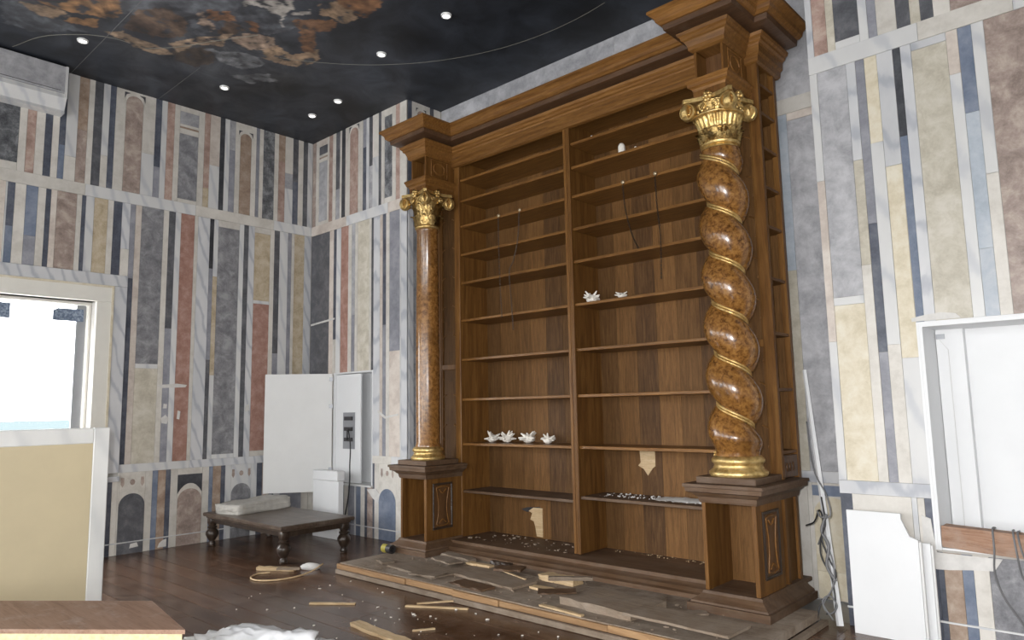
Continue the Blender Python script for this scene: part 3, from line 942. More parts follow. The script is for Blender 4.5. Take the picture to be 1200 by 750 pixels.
# ---- right wall (same plane as the far wall)
tier('Q', U0, U1, [
    (-1.873, -1.823, 'vein'), (-1.823, -1.72, 'pink'), (-1.72, -1.661, 'beige'), (-1.661, -1.484, [(None, 4.37, 'white'), (4.37, None, 'dkgrey')]), (-1.484, -1.421, 'white'), (-1.421, -1.36, 'lilac'), (-1.36, -1.228, 'cream'),
    (-1.228, -1.138, 'dkgrey'), (-1.138, -1.072, 'beige'), (-1.072, -0.99, 'dkgrey'), (-0.99, -0.886, 'cream'), (-0.886, -0.6, 'taupe'), (-0.6, -0.45, 'cream'), (-0.45, -0.2, 'blue'), (-0.2, 0.4, 'grey')])
band('Q', -1.873, 0.4, B0, B1, ('white', 'cream', 'white'), 0.7)
tier('Q', D1, B0, [
    (-1.873, -1.815, [(None, 2.05, 'white'), (2.05, 3.3, 'pinkcream'), (3.3, None, 'white')]), (-1.815, -1.60, [(None, 2.32, 'yellow'), (2.32, 2.38, 'white'), (2.38, None, 'greyl')]),
    (-1.60, -1.532, [(None, 2.6, 'cream'), (2.6, 3.4, 'beige'), (3.4, None, 'vein')]), (-1.532, -1.47, [(None, 1.95, 'lilac'), (1.95, 2.9, 'slate'), (2.9, None, 'lilac')]),
    (-1.47, -1.383, [(None, 2.0, 'cream'), (2.0, 3.5, 'white'), (3.5, None, 'yellow')]), (-1.383, -1.273, [(None, 1.9, 'white'), (1.9, 3.3, 'yellow'), (3.3, None, 'vein')]),
    (-1.273, -1.222, [(None, 3.5, 'blue'), (3.5, None, 'black')]), (-1.222, -1.152, 'vein'), (-1.152, -0.93, [(None, 4.11, 'beige'), (4.11, None, 'vein')]), (-0.93, -0.86, [(None, 3.85, 'white'), (3.85, None, 'pinkcream')]),
    (-0.86, -0.777, [(None, 2.6, 'bluel'), (2.6, 3.55, 'bluel'), (3.55, None, 'blue')]), (-0.777, -0.705, [(None, 3.1, 'cream'), (3.1, None, 'white')]), (-0.705, -0.42, 'taupe'), (-0.42, -0.36, 'white'), (-0.36, -0.25, 'slate'),
    (-0.25, -0.1, 'cream'), (-0.1, 0.4, 'grey')])
band('Q', -1.873, -1.275, D0, D1, ('vein',), 1.0)
tier('Q', 0.0, D0, [
    (-1.873, -1.79, 'slate'), (-1.79, -1.40, 'cream'), (-1.40, -1.365, 'white'), (-1.365, -1.321, 'cream'), (-1.321, -1.239, 'slate'), (-1.239, -1.133, 'tan'), (-1.133, -1.068, 'blue'),
    (-1.068, -0.979, 'cream'), (-0.979, -0.5, 'grey'), (-0.5, -0.4, 'cream'), (-0.4, 0.4, 'tan')])

# ------------------------------------------------------------------ windows
def window(n, a, b, zlo, zhi, see=False):
    """window in the left wall between y=a..b"""
    x0, x1 = XL - 0.20, XL - 0.12
    bm = bmesh.new()
    fwid = 0.035
    w = tag(mk('window_%d' % n, bx(bm, x0, x1, a, b, zhi - fwid, zhi, 0.006), 'frame'), kind='structure')
    box('frame_side', 'frame', x0, x1, b - fwid, b, zlo, zhi - fwid, w, 0.006)
    box('frame_side', 'frame', x0, x1, a, a + fwid, zlo, zhi - fwid, w, 0.006)
    box('frame_sill', 'frame', x0, x1, a + fwid, b - fwid, zlo, zlo + fwid, w, 0.006)
    mid = (a + b) / 2 - 0.15
    box('sash_post', 'steel', x0 - 0.03, x0 + 0.01, b - fwid - 0.10, b - fwid, zlo + fwid, zhi - fwid, w)
    box('pane', 'glass', x0 + 0.03, x0 + 0.036, a + fwid, b - fwid, zlo + fwid, zhi - fwid, w)
    return w


w2 = window(1, 0.55, 2.794, 0.9, 2.93, True)
window(2, -2.4, -0.4, 0.9, 2.93)
# deep inner casing and marble surround of the visible window
cs = tag(box('trim_1', 'frame', XL - 0.12, XL + 0.03, 0.40, 2.98, 2.93, 3.13, None, 0.008), kind='structure')
box('casing_side', 'frame', XL - 0.12, XL + 0.03, 2.794, 2.98, 0.9, 2.93, cs, 0.008)
box('casing_bead', 'yellow', XL + 0.03, XL + 0.037, 2.955, 2.98, 0.9, 3.13, cs)
box('casing_bead', 'yellow', XL + 0.03, XL + 0.037, 0.40, 2.955, 3.105, 3.13, cs)
sr = tag(box('trim_2', 'vein', XL, XL + 0.03, 0.40, 1.7, 3.13, 3.268, None, 0.004), kind='structure')
box('surround_block', 'vein', XL, XL + 0.03, 1.703, 3.125, 3.13, 3.268, sr, 0.004)
box('surround_block', 'vein', XL, XL + 0.03, 2.983, 3.125, 0.94, 3.128, sr, 0.004)
tag(box('trim_3', 'vein', XL - 0.02, XL + 0.06, 0.40, 3.125, 0.84, 0.9, None, 0.004), kind='structure')
tag(box('trim_4', 'cream', XL, XL + 0.012, 0.40, 2.85, 0.0, 0.84, None), kind='structure')
# two paper stickers on the glass
for k, (a, b, z0, z1, lb) in enumerate(((2.41, 2.725, 2.70, 2.845, 'blue grey sticker at the top right corner of the window glass'), (1.80, 2.0, 2.69, 2.86, 'blue grey sticker on the window glass at the left edge of the picture'))):
    bm = bmesh.new()
    plate(bm, [(a, z0), (b, z0), (b, z1), (a + 0.05, z1), (a, z1 - 0.03)], 'x', XL - 0.1635, XL - 0.1615)
    tag(mk('window_sticker', bm, 'label'), lb, 'sticker', 'stickers on the window glass')
# frames of the windows behind the camera
for n, (a, b) in enumerate(BACKWIN):
    y0, y1 = YB - 0.2, YB - 0.12
    w = tag(box('window_%d' % (n + 3), 'frame', a, b, y0, y1, 3.4, 3.5, None), kind='structure')
    box('frame_sill', 'frame', a, b, y0, y1, 0.5, 0.6, w)
    for q in (a, (a + b) / 2 - 0.04, b - 0.08):
        box('frame_side', 'frame', q, q + 0.08, y0, y1, 0.6, 3.4, w)
    box('pane', 'glass', a + 0.08, (a + b) / 2 - 0.04, y0 + 0.03, y0 + 0.036, 0.6, 3.4, w)
    box('pane', 'glass', (a + b) / 2 + 0.04, b - 0.08, y0 + 0.03, y0 + 0.036, 0.6, 3.4, w)

# boxed-in unit under the ceiling at the left
ac = empty('ceiling_box', (XL + 0.1, 1.6, 5.04), 'grey marbled boxed-in unit fixed under the ceiling at the far left', 'air unit')
bm = bmesh.new()
box('front_panel', 'greyl', XL + 0.013, XL + 0.21, 0.9, 2.325, 5.26, 5.575, ac, 0.006)
bm = bmesh.new()
pf = [(XL + 0.013, 5.255), (XL + 0.195, 5.255), (XL + 0.205, 5.20), (XL + 0.14, 5.075), (XL + 0.15, 5.04), (XL + 0.013, 5.04)]
a_ = [bm.verts.new((x, 0.9, z)) for x, z in pf]
b_ = [bm.verts.new((x, 2.325, z)) for x, z in pf]
for i in range(6):
    j = (i + 1) % 6
    bm.faces.new((a_[i], a_[j], b_[j], b_[i]))
bm.faces.new(a_[::-1])
bm.faces.new(b_)
mk('lower_lip', bm, 'white', ac)
box('grille_slat', 'lineg', XL + 0.203, XL + 0.2115, 0.9, 2.26, 5.275, 5.283, ac)
box('edge_trim', 'white', XL + 0.2, XL + 0.214, 2.30, 2.327, 5.20, 5.577, ac)

# ------------------------------------------------------------------ bookcase
PT = 0.10                                   # top of the low platform
BX0, BX1, IX0, IX1 = -6.285, -2.27, -5.865, -2.69
YF, YBK = 5.53, 5.97
AX = (-6.085, -2.485)
AY = 5.235
bc = empty('bookcase', (-4.28, 5.6, PT), 'tall carved oak bookcase with a twisted column and a plain column on pedestals', 'bookcase')
SHZ = [0.735, 1.228, 1.72, 2.166, 2.61, 3.04, 3.372, 3.705, 4.005, 4.253]
# back planks
for (xa, xb) in ((IX0 - 0.02, -4.275), (-4.275, IX1 + 0.02)):
    n = 7
    for i in range(n):
        a = xa + (xb - xa) * i / n
        b = xa + (xb - xa) * (i + 1) / n
        box('back_plank', 'oakdark' if i == (4 if xa < -5 else 2) or (xa > -5 and i == 5) else 'oakback', a + 0.001, b - 0.001, YBK, YBK + 0.02 + random.uniform(0, 0.004), 0.21, 4.47, bc, 0.0)
# shelves
for (xa, xb, k) in ((IX0, -4.31, 0), (-4.24, IX1, 1)):
    for i, z in enumerate(SHZ):
        zz = z + (0.0 if i else (-0.02, 0.02)[k])
        sag = 0.006 if i == 0 else 0.002
        bm = bmesh.new()
        bx(bm, xa, xb, YF + 0.02, YBK, zz - 0.028, zz, 0.003)
        mk('shelf', bm, 'oakdust' if i == 0 else 'oakx', bc)
# divider with reeded front
box('divider', 'oak', -4.30, -4.25, YF + 0.015, YBK, 0.22, 4.47, bc)
box('divider_moulding', 'oak', -4.315, -4.283, YF - 0.012, YF + 0.016, 0.22, 4.47, bc, 0.006)
box('divider_moulding', 'oak', -4.267, -4.235, YF - 0.012, YF + 0.016, 0.22, 4.47, bc, 0.006)
box('divider_bead', 'oak', -4.283, -4.267, YF - 0.004, YF + 0.016, 0.22, 4.47, bc, 0.003)
# interior floor and top
box('bottom_board', 'oakdust', BX0, BX1, 5.36, YBK + 0.02, 0.185, 0.215, bc, 0.004)
box('top_board', 'oakx', BX0, BX1, YF + 0.01, YBK + 0.02, 4.47, 4.50, bc)


def relief(pts, r, parent, mat='oakx'):
    bm = bmesh.new()
    tube(bm, spline(pts, 6), r, 6)
    return mk('carved_scroll', bm, mat, parent, smooth=True)


# posts behind the columns: inner cheek, front panel, stiles, outer side
for side, (pa, pb) in enumerate(((BX0, IX0), (IX1, BX1))):
    inner = pb if side == 0 else pa
    outer = pa if side == 0 else pb
    sg = 1 if side else -1
    box('inner_cheek', 'oak', *sorted((inner, inner + sg * 0.03)), YF + 0.02, YBK, 0.21, 4.47, bc)
    pan = box('post_panel', 'oakback', pa + 0.03, pb - 0.03, YF + 0.035, YF + 0.05, 0.21, 4.47, bc)
    for a, b in ((pa, pa + 0.085), (pb - 0.085, pb)):
        box('post_stile', 'oak', a, b, YF, YF + 0.05, 0.21, 4.47, bc, 0.004)
        box('stile_bead', 'oak', *((b, b + 0.014) if a == pa else (a - 0.014, a)), YF + 0.012, YF + 0.04, 0.21, 4.47, bc, 0.004)
    # carved scrolls up the post
    cx = (pa + pb) / 2
    for k in range(9):
        z = 1.25 + k * 0.34
        for s in (-1, 1):
            relief([(cx + s * 0.10, YF + 0.03, z), (cx + s * 0.125, YF + 0.027, z + 0.07), (cx + s * 0.11, YF + 0.027, z + 0.15), (cx + s * 0.06, YF + 0.03, z + 0.18)], 0.006, bc)
    for z in (2.05,):
        box('post_rail', 'oak', pa + 0.085, pb - 0.085, YF + 0.01, YF + 0.04, z, z + 0.06, bc, 0.004)
    # outer side: stile at the front, open shelves, stile at the back
    xo = outer
    xi = outer - sg * 0.26
    box('side_back', 'oakback', *sorted((xi, xi + sg * 0.015)), YF + 0.05, YBK - 0.02, 0.98, 4.47, bc)
    box('side_stile', 'oak', *sorted((xo, xo - sg * 0.05)), 5.86, 5.91, 0.98, 4.47, bc, 0.003)
    box('side_panel_rear', 'oakback', *sorted((xo - sg * 0.01, xi)), 5.90, 5.92, 0.98, 4.47, bc)
    for z in SHZ[1:]:
        box('side_shelf', 'oaky', *sorted((xo - sg * 0.006, xi)), YF + 0.05, 5.895, z - 0.025, z, bc, 0.003)
    cp = box('carved_panel', 'carve', *sorted((xo - sg * 0.004, xo - sg * 0.03)), YF + 0.06, 5.86, 1.02, 1.19, bc, 0.004)
    for yy in (5.65, 5.71, 5.77):
        bm = bmesh.new()
        bmesh.ops.create_icosphere(bm, subdivisions=2, radius=0.03, matrix=Matrix.Translation((xo - sg * 0.004, yy, 1.10)) @ Matrix.Diagonal((0.35, 0.9, 1.2, 1)))
        mk('carved_boss', bm, 'carve', cp, smooth=True)

# ---- cornice (main) and projecting blocks over the columns
CORN = [(0.0, 4.40), (0.025, 4.41), (0.03, 4.455), (0.05, 4.475), (0.052, 4.53), (0.075, 4.55), (0.085, 4.585), (0.115, 4.605), (0.125, 4.63),
        (0.175, 4.635), (0.18, 4.675), (0.20, 4.685), (0.225, 4.70), (0.24, 4.735), (0.265, 4.765), (0.285, 4.78), (0.285, 4.80), (-0.02, 4.80)]


def cut(prof, lo, hi):
    return [p for p in prof if lo - 1e-6 <= p[1] <= hi + 1e-6]


def corn_part(name, path, pr, mat):
    o = mk(name, sweep(bmesh.new(), path, pr), mat, bc)
    return o


mainpath = [(BX1, YBK), (BX1, YF), (BX0, YF), (BX0, YBK)]
corn_part('architrave', mainpath, [(-0.02, 4.40)] + [p for p in CORN[:5]] + [(-0.02, 4.53)], 'oakx')
BED = [(0.052, 4.531), (0.06, 4.545), (0.078, 4.555), (0.082, 4.575), (0.10, 4.588), (0.108, 4.612)]
CORO = [(0.07, 4.640), (0.185, 4.648), (0.192, 4.692)]
CROWN = [(0.198, 4.694), (0.21, 4.695), (0.235, 4.715), (0.243, 4.745), (0.268, 4.768), (0.285, 4.778), (0.29, 4.782), (0.29, 4.805)]
corn_part('bed_moulding', mainpath, [(-0.02, 4.531)] + BED + [(-0.02, 4.612)], 'oakx')
corn_part('frieze_band', mainpath, [(-0.02, 4.6125), (0.062, 4.6125), (0.062, 4.639), (-0.02, 4.639)], 'oakx')
corn_part('corona', mainpath, [(-0.02, 4.640)] + CORO + [(-0.02, 4.692)], 'carvex')
corn_part('crown_moulding', mainpath, [(-0.02, 4.694)] + CROWN + [(-0.02, 4.805)], 'oakx')
for ci, ax in enumerate(AX):
    h = 0.125
    yf = AY - h
    # architrave block
    bp = [(ax + h + .015, YF), (ax + h + .015, yf - .015), (ax - h - .015, yf - .015), (ax - h - .015, YF)]
    corn_part('capital_block', bp, [(-0.02, 4.045), (0, 4.045), (0, 4.115), (-0.02, 4.115)], 'oak')
    box('block_core', 'oak', ax - h, ax + h, yf + 0.002, YF + 0.01, 4.046, 4.13, bc)
    corn_part('block_moulding', bp, [(-0.02, 4.116), (0.0, 4.116), (0.008, 4.135), (0.03, 4.15), (0.035, 4.175), (0.045, 4.185), (0.045, 4.205), (-0.02, 4.205)], 'oakx')
    # open frieze box: floor, cheeks and back, front left open
    box('frieze_floor', 'oaky', ax - h, ax + h, yf, YF, 4.16, 4.206, bc)
    for s in (-1, 1):
        ck = box('frieze_cheek', 'oak', *sorted((ax + s * h, ax + s * (h - 0.02))), yf, YF + 0.01, 4.206, 4.47, bc, 0.003)
        # carved oval on the cheek
        xx = ax + s * (h + 0.003)
        bm = bmesh.new()
        ring = [(xx, yf + 0.2 + 0.085 * cos(2 * pi * i / 20), 4.34 + 0.065 * sin(2 * pi * i / 20)) for i in range(21)]
        tube(bm, ring, 0.008, 6)
        mk('oval_moulding', bm, 'oakx', ck, smooth=True)
        bm = bmesh.new()
        fr = [(xx, yf + 0.08, 4.245), (xx, yf + 0.32, 4.245), (xx, yf + 0.32, 4.435), (xx, yf + 0.08, 4.435), (xx, yf + 0.08, 4.245)]
        tube(bm, fr, 0.007, 4)
        mk('frame_moulding', bm, 'oakx', ck)
    box('frieze_back', 'carve', ax - h + 0.02, ax + h - 0.02, yf + 0.17, yf + 0.19, 4.206, 4.47, bc)
    box('frieze_top', 'oaky', ax - h, ax + h, yf, YF, 4.462, 4.49, bc)
    bp2 = [(ax + h, YF - 0.02), (ax + h, yf), (ax - h, yf), (ax - h, YF - 0.02)]
    k = 0.92
    K = lambda pr: [(o * k, z + 0.001) for o, z in pr]
    corn_part('block_bed_moulding', bp2, [(-0.02, 4.455), (0.006, 4.455), (0.03, 4.47), (0.034, 4.50)] + K(BED) + [(-0.02, 4.613)], 'oakx')
    corn_part('block_frieze_band', bp2, [(-0.02, 4.6135), (0.057, 4.6135), (0.057, 4.640), (-0.02, 4.640)], 'oakx')
    corn_part('block_corona', bp2, [(-0.1, 4.641)] + K(CORO) + [(-0.1, 4.693)], 'carvex')
    corn_part('block_crown', bp2, [(-0.1, 4.695)] + K(CROWN) + [(-0.1, 4.806)], 'oakx')

# ---- base moulding between the pedestals
basep = [(BX1 + 0.02, 5.36), (BX0 - 0.02, 5.36)]
BASE = [(-0.05, PT), (0.17, PT), (0.17, 0.135), (0.13, 0.145), (0.10, 0.165), (0.05, 0.175), (0.02, 0.186), (0.02, 0.216), (-0.05, 0.216)]
mk('base_moulding', sweep(bmesh.new(), [(IX1 - 0.01, 5.36), (IX0 + 0.01, 5.36)], BASE), 'oakdust', bc)

# ---- pedestals
for ci, ax in enumerate(AX):
    xa, xb = ax - 0.21, ax + 0.215
    ya, yb = 5.02, (5.53 if ci == 0 else 5.80)
    yb2 = 5.80
    outr = 1 if ci else -1
    path = [(xb, yb2 if ci else 5.53), (xb, ya), (xa, ya), (xa, 5.53 if ci else yb2)]
    PL = [(-0.03, PT), (0.105, PT), (0.105, 0.155), (-0.03, 0.155)]
    mk('pedestal_plinth', sweep(bmesh.new(), path, PL), 'oakdust', bc)
    PB = [(-0.03, 0.156), (0.085, 0.156), (0.08, 0.17), (0.05, 0.19), (0.02, 0.215), (0.012, 0.235), (-0.03, 0.235)]
    mk('pedestal_base_moulding', sweep(bmesh.new(), path, PB), 'oakdust', bc)
    box('pedestal_floor', 'oakdust', xa, xb, ya + 0.01, yb2, 0.20, 0.232, bc)
    # die: two front stiles, side panels, inner back
    for a, b in ((xa, xa + 0.03), (xb - 0.035, xb)):
        box('pedestal_stile', 'oak', a, b, ya, ya + 0.07, 0.235, 0.885, bc, 0.003)
    for s, x in ((-1, xa), (1, xb)):
        x0, x1 = sorted((x, x - s * 0.022))
        sp = box('pedestal_side', 'oak', x0, x1, ya + 0.07, 5.44, 0.235, 0.885, bc)
        # framed carved panel with scrolls
        xf = x + s * 0.004
        pc = (ya + 5.45) / 2 + 0.01
        fr = box('panel_field', 'carve', *sorted((x - s * 0.001, x + s * 0.006)), pc - 0.12, pc + 0.12, 0.36, 0.80, sp, 0.003)
        for (q0, q1, z0, z1) in ((pc - 0.14, pc + 0.14, 0.80, 0.82), (pc - 0.14, pc + 0.14, 0.34, 0.36), (pc - 0.14, pc - 0.12, 0.36, 0.80), (pc + 0.12, pc + 0.14, 0.36, 0.80)):
            box('panel_frame', 'legwood', *sorted((x - s * 0.001, x + s * 0.016)), q0, q1, z0, z1, sp, 0.004)
        def scr(pts):
            bm = bmesh.new()
            tube(bm, spline([(xf + s * 0.004, pc + q, z) for q, z in pts], 6), 0.007, 6)
            mk('carved_scroll', bm, 'oakx', sp, smooth=True)
        for t in (-1, 1):
            scr([(t * 0.09, 0.77), (t * 0.075, 0.70), (t * 0.06, 0.62), (t * 0.06, 0.52), (t * 0.075, 0.44), (t * 0.09, 0.39)])
        scr([(-0.09, 0.77), (0, 0.785), (0.09, 0.77)])
        scr([(-0.09, 0.39), (0, 0.375), (0.09, 0.39)])
        scr([(-0.05, 0.755), (0, 0.715), (0.05, 0.755)])
        scr([(-0.05, 0.405), (0, 0.44), (0.05, 0.405)])
        # rear half of the side: thin post and recessed board
        if (s > 0) == bool(ci):
            box('pedestal_rear_post', 'oak', x0, x1, 5.44, 5.47, 0.235, 0.885, bc)
            box('pedestal_rear_board', 'oakback', *sorted((x - s * 0.03, x - s * 0.045)), 5.47, 5.78, 0.235, 0.885, bc)
            box('pedestal_rear_post', 'oak', x0, x1, 5.76, 5.80, 0.235, 0.885, bc)
        else:
            box('pedestal_rear_board', 'oak', x0, x1, 5.44, 5.60, 0.215, 0.885, bc)
    box('pedestal_back', 'oakback', xa + 0.02, xb - 0.02, 5.43, 5.445, 0.235, 0.885, bc)
    PCAP = [(-0.08, 0.87), (0.008, 0.87), (0.014, 0.885), (0.02, 0.915), (0.035, 0.925), (0.055, 0.945), (0.085, 0.955), (0.088, 0.985), (0.10, 0.99), (0.10, 1.012), (-0.08, 1.012)]
    mk('pedestal_cap', sweep(bmesh.new(), path, PCAP), 'oakdust', bc)
    box('pedestal_top', 'oakdust', xa + 0.02, xb - 0.02, ya + 0.02, yb2, 0.98, 1.013, bc)
    box('column_plinth', 'oakdust', ax - 0.235, ax + 0.235, AY - 0.235, AY + 0.235, 1.013, 1.062, bc, 0.004)


# ---- gilded column bases and capitals
def col_base(ax, r0, parent, z0=1.062, hgt=0.14):
    prof = [(r0 * 1.22, z0), (r0 * 1.26, z0 + hgt * .08), (r0 * 1.26, z0 + hgt * .2), (r0 * 1.18, z0 + hgt * .28), (r0 * 1.10, z0 + hgt * .36), (r0 * 1.04, z0 + hgt * .5),
            (r0 * 1.06, z0 + hgt * .6), (r0 * 1.14, z0 + hgt * .68), (r0 * 1.15, z0 + hgt * .8), (r0 * 1.08, z0 + hgt * .9), (r0 * 1.0, z0 + hgt)]
    bm = lathe(bmesh.new(), prof, 32, (ax, AY))
    return smooth_by_angle(mk('gilded_base', bm, 'gold', parent), 50)


def leaf_mesh(w, h, curl, lobes=3):
    """acanthus leaf in local coords: grows up z, faces -y(out = +y here), base at origin"""
    bm = bmesh.new()
    nu, nv = 7, 9
    g = []
    for j in range(nv):
        t = j / (nv - 1)
        wid = w * (0.62 + 0.55 * sin(pi * min(1, t * 1.05)) - 0.62 * t ** 3) * (1 + 0.16 * cos(t * lobes * 2 * pi))
        out = 0.02 * h + curl * (t ** 3.2)
        zz = h * t - (0.22 * h * max(0, (t - 0.8) / 0.2) ** 2)
        rowv = []
        for i in range(nu):
            u = i / (nu - 1) * 2 - 1
            ridge = 0.012 * (1 - abs(u)) + 0.006 * cos(u * 9)
            rowv.append(bm.verts.new((u * wid / 2, out + ridge, zz - 0.03 * h * abs(u) * t)))
        g.append(rowv)
    for j in range(nv - 1):
        for i in range(nu - 1):
            bm.faces.new((g[j][i], g[j][i + 1], g[j + 1][i + 1], g[j + 1][i]))
    r = bmesh.ops.solidify(bm, geom=bm.faces[:], thickness=-0.008)
    for f in bm.faces:
        f.smooth = True
    bmesh.ops.recalc_face_normals(bm, faces=bm.faces)
    me = bpy.data.meshes.new('acanthus_leaf')
    bm.to_mesh(me)
    bm.free()
    me.materials.append(M['gold'])
    return me


LEAF_LO = leaf_mesh(0.105, 0.145, 0.05)
LEAF_HI = leaf_mesh(0.115, 0.17, 0.065)
LEAF_SM = leaf_mesh(0.062, 0.075, 0.03)
LEAF_TOP = leaf_mesh(0.075, 0.10, 0.03)
bmv = bmesh.new()
lathe(bmv, [(0.012, -0.026), (0.05, -0.026), (0.058, -0.02), (0.058, 0.022), (0.054, 0.030), (0.047, 0.030), (0.043, 0.020), (0.040, 0.002), (0.034, 0.002), (0.031, 0.026), (0.025, 0.028), (0.021, 0.004), (0.016, 0.004), (0.013, 0.036), (0.004, 0.040)], 20)
VOL = bpy.data.meshes.new('volute')
bmesh.ops.recalc_face_normals(bmv, faces=bmv.faces)
bmv.to_mesh(VOL)
bmv.free()
VOL.materials.append(M['gold'])


def inst(name, me, loc, rot, parent, sc=(1, 1, 1)):
    o = bpy.data.objects.new(name, me)
    o.location = loc
    o.rotation_euler = rot
    o.scale = sc
    COL.objects.link(o)
    set_parent(o, parent)
    return o


def capital(ax, r0, z0, z1, fluted):
    H = z1 - z0
    prof = [(r0, z0), (r0 * 1.10, z0 + .008), (r0 * 1.12, z0 + .022), (r0 * 1.0, z0 + .032), (r0 * .97, z0 + H * .3), (r0 * 1.02, z0 + H * .55), (r0 * 1.15, z0 + H * .75), (r0 * 1.30, z0 + H * .88)]
    bm = lathe(bmesh.new(), prof, 32, (ax, AY))
    cap = smooth_by_angle(mk('capital', bm, 'gold', bc), 50)
    # abacus with hollow sides
    bm = bmesh.new()
    a = 0.215
    pts = []
    for k in range(4):
        t0 = pi / 4 + k * pi / 2
        c0 = Vector((a * sqrt(2) * cos(t0), a * sqrt(2) * sin(t0)))
        c1 = Vector((a * sqrt(2) * cos(t0 + pi / 2), a * sqrt(2) * sin(t0 + pi / 2)))
        nrm = -((c0 + c1) / 2).normalized()
        for i in range(8):
            t = 0.05 + 0.90 * i / 7
            p = c0.lerp(c1, t) + nrm * 0.05 * sin(pi * i / 7)
            pts.append((ax + p.x, AY + p.y))
    prism(bm, pts, z1 - 0.032, z1)
    mk('abacus', bm, 'gold', cap)
    if not fluted:
        for n, lm, rr, zz, off in ((10, LEAF_LO, 1.0, .08, .5), (10, LEAF_HI, 1.03, .33, 0)):
            for k in range(n):
                th = 2 * pi * (k + off) / n
                inst('acanthus_leaf', lm, (ax + r0 * rr * cos(th), AY + r0 * rr * sin(th), z0 + H * zz), (0, 0, th - pi / 2), cap)
    else:
        for n, rr, zz, off in ((14, 1.03, .08, .5), (14, 1.08, .17, 0)):
            for k in range(n):
                th = 2 * pi * (k + off) / n
                inst('acanthus_leaf', LEAF_SM, (ax + r0 * rr * cos(th), AY + r0 * rr * sin(th), z0 + H * zz), (0, 0, th - pi / 2), cap)
        # fluted cup, beaded ring above it
        bm = bmesh.new()
        rg = []
        for r, z, m in ((1.06, .34, 0), (1.12, .37, .5), (1.17, .46, 1), (1.26, .54, 1), (1.36, .585, .4), (1.30, .595, 0)):
            rg.append([bm.verts.new((ax + r0 * (r + .07 * m * cos(24 * t)) * cos(t), AY + r0 * (r + .07 * m * cos(24 * t)) * sin(t), z0 + H * z)) for t in [2 * pi * i / 144 for i in range(144)]])
        for a, b in zip(rg, rg[1:]):
            for i in range(144):
                j2 = (i + 1) % 144
                bm.faces.new((a[i], a[j2], b[j2], b[i]))
        bm.faces.new(rg[0][::-1])
        bm.faces.new(rg[-1])
        mk('fluted_cup', bm, 'gold', cap, smooth=True)
        bm = lathe(bmesh.new(), [(r0 * 1.3, z0 + H * .60), (r0 * 1.42, z0 + H * .605), (r0 * 1.46, z0 + H * .625), (r0 * 1.42, z0 + H * .65), (r0 * 1.3, z0 + H * .655)], 40, (ax, AY))
        mk('ring_moulding', bm, 'gold', cap, smooth=True)
        for k in range(24):
            th = 2 * pi * k / 24
            bm = bmesh.new()
            bmesh.ops.create_icosphere(bm, subdivisions=1, radius=1, matrix=Matrix.Translation((ax + r0 * 1.34 * cos(th), AY + r0 * 1.34 * sin(th), z0 + H * .70)) @ Matrix.Diagonal((0.014, 0.014, 0.020, 1)))
            mk('egg_ornament', bm, 'gold', cap, smooth=True)
    # scrolling stems on each face below the abacus
    for k in range(4):
        th = k * pi / 2
        e1 = Vector((cos(th), sin(th), 0))
        e2 = Vector((-sin(th), cos(th), 0))
        for s in (-1, 1):
            sp = []
            for q in range(15):
                t = q / 14
                ang = t * 3.6 * pi
                rr = 0.034 * (1 - 0.75 * t)
                sp.append(Vector((ax, AY, z1 - 0.085)) + e1 * (0.165 + 0.012 * t) + e2 * s * (0.058 + rr * cos(ang)) + Vector((0, 0, rr * sin(ang))))
            bm = bmesh.new()
            tube(bm, sp, lambda t: 0.011 - 0.005 * t, 6)
            mk('scroll_stem', bm, 'gold', cap, smooth=True)
        inst('acanthus_leaf', LEAF_TOP, tuple(Vector((ax, AY, z1 - 0.055)) + e1 * 0.165), (0, 0, th - pi / 2), cap)
        th2 = th + pi / 4
        inst('acanthus_leaf', LEAF_TOP, (ax + r0 * 1.2 * cos(th2), AY + r0 * 1.2 * sin(th2), z0 + H * .62), (0, 0, th2 - pi / 2), cap)
    # volutes, two at each corner
    for k in range(4):
        th = pi / 4 + k * pi / 2
        c, s = cos(th), sin(th)
        cx, cy = ax + 0.20 * sqrt(2) * c * 0.86, AY + 0.20 * sqrt(2) * s * 0.86
        zc = z1 - 0.105
        for (nx, ny) in ((math.copysign(1, c), 0), (0, math.copysign(1, s))):
            rz = atan2(ny, nx)
            inst('volute', VOL, (cx + nx * 0.008, cy + ny * 0.008, zc), (0, radians(90), rz), cap, (1.18, 1.18, 0.9))
    # flowers in the middle of each side and small tips on top
    for k in range(4):
        th = k * pi / 2
        bm = bmesh.new()
        for q in range(6):
            a6 = 2 * pi * q / 6
            bmesh.ops.create_icosphere(bm, subdivisions=1, radius=0.02, matrix=Matrix.Translation((ax + 0.185 * cos(th) - sin(th) * 0.026 * cos(a6), AY + 0.185 * sin(th) + cos(th) * 0.026 * cos(a6), z1 - 0.02 + 0.03 * sin(a6))))
        bmesh.ops.create_icosphere(bm, subdivisions=1, radius=0.022, matrix=Matrix.Translation((ax + 0.2 * cos(th), AY + 0.2 * sin(th), z1 - 0.02)))
        mk('flower_ornament', bm, 'gold', cap, smooth=True)
    return cap


# left: plain round column
bm = lathe(bmesh.new(), [(0.14, 1.20), (0.14, 1.22), (0.132, 1.24), (0.134, 1.9), (0.128, 2.8), (0.118, 3.60), (0.126, 3.61), (0.126, 3.635)], 40, (AX[0], AY))
c1 = smooth_by_angle(mk('round_column', bm, 'tortoise2', bc), 40)
col_base(AX[0], 0.150, bc)
capital(AX[0], 0.125, 3.635, 4.045, False)
# right: twisted column (a round section wound round the axis)
bm = bmesh.new()
ZS0, ZS1, PIT, EC, RC = 1.20, 3.62, 0.3965, 0.056, 0.160
N, SEG = 240, 56


def phi(z):
    return 2.014 - 2 * pi * (z - 2.309) / PIT


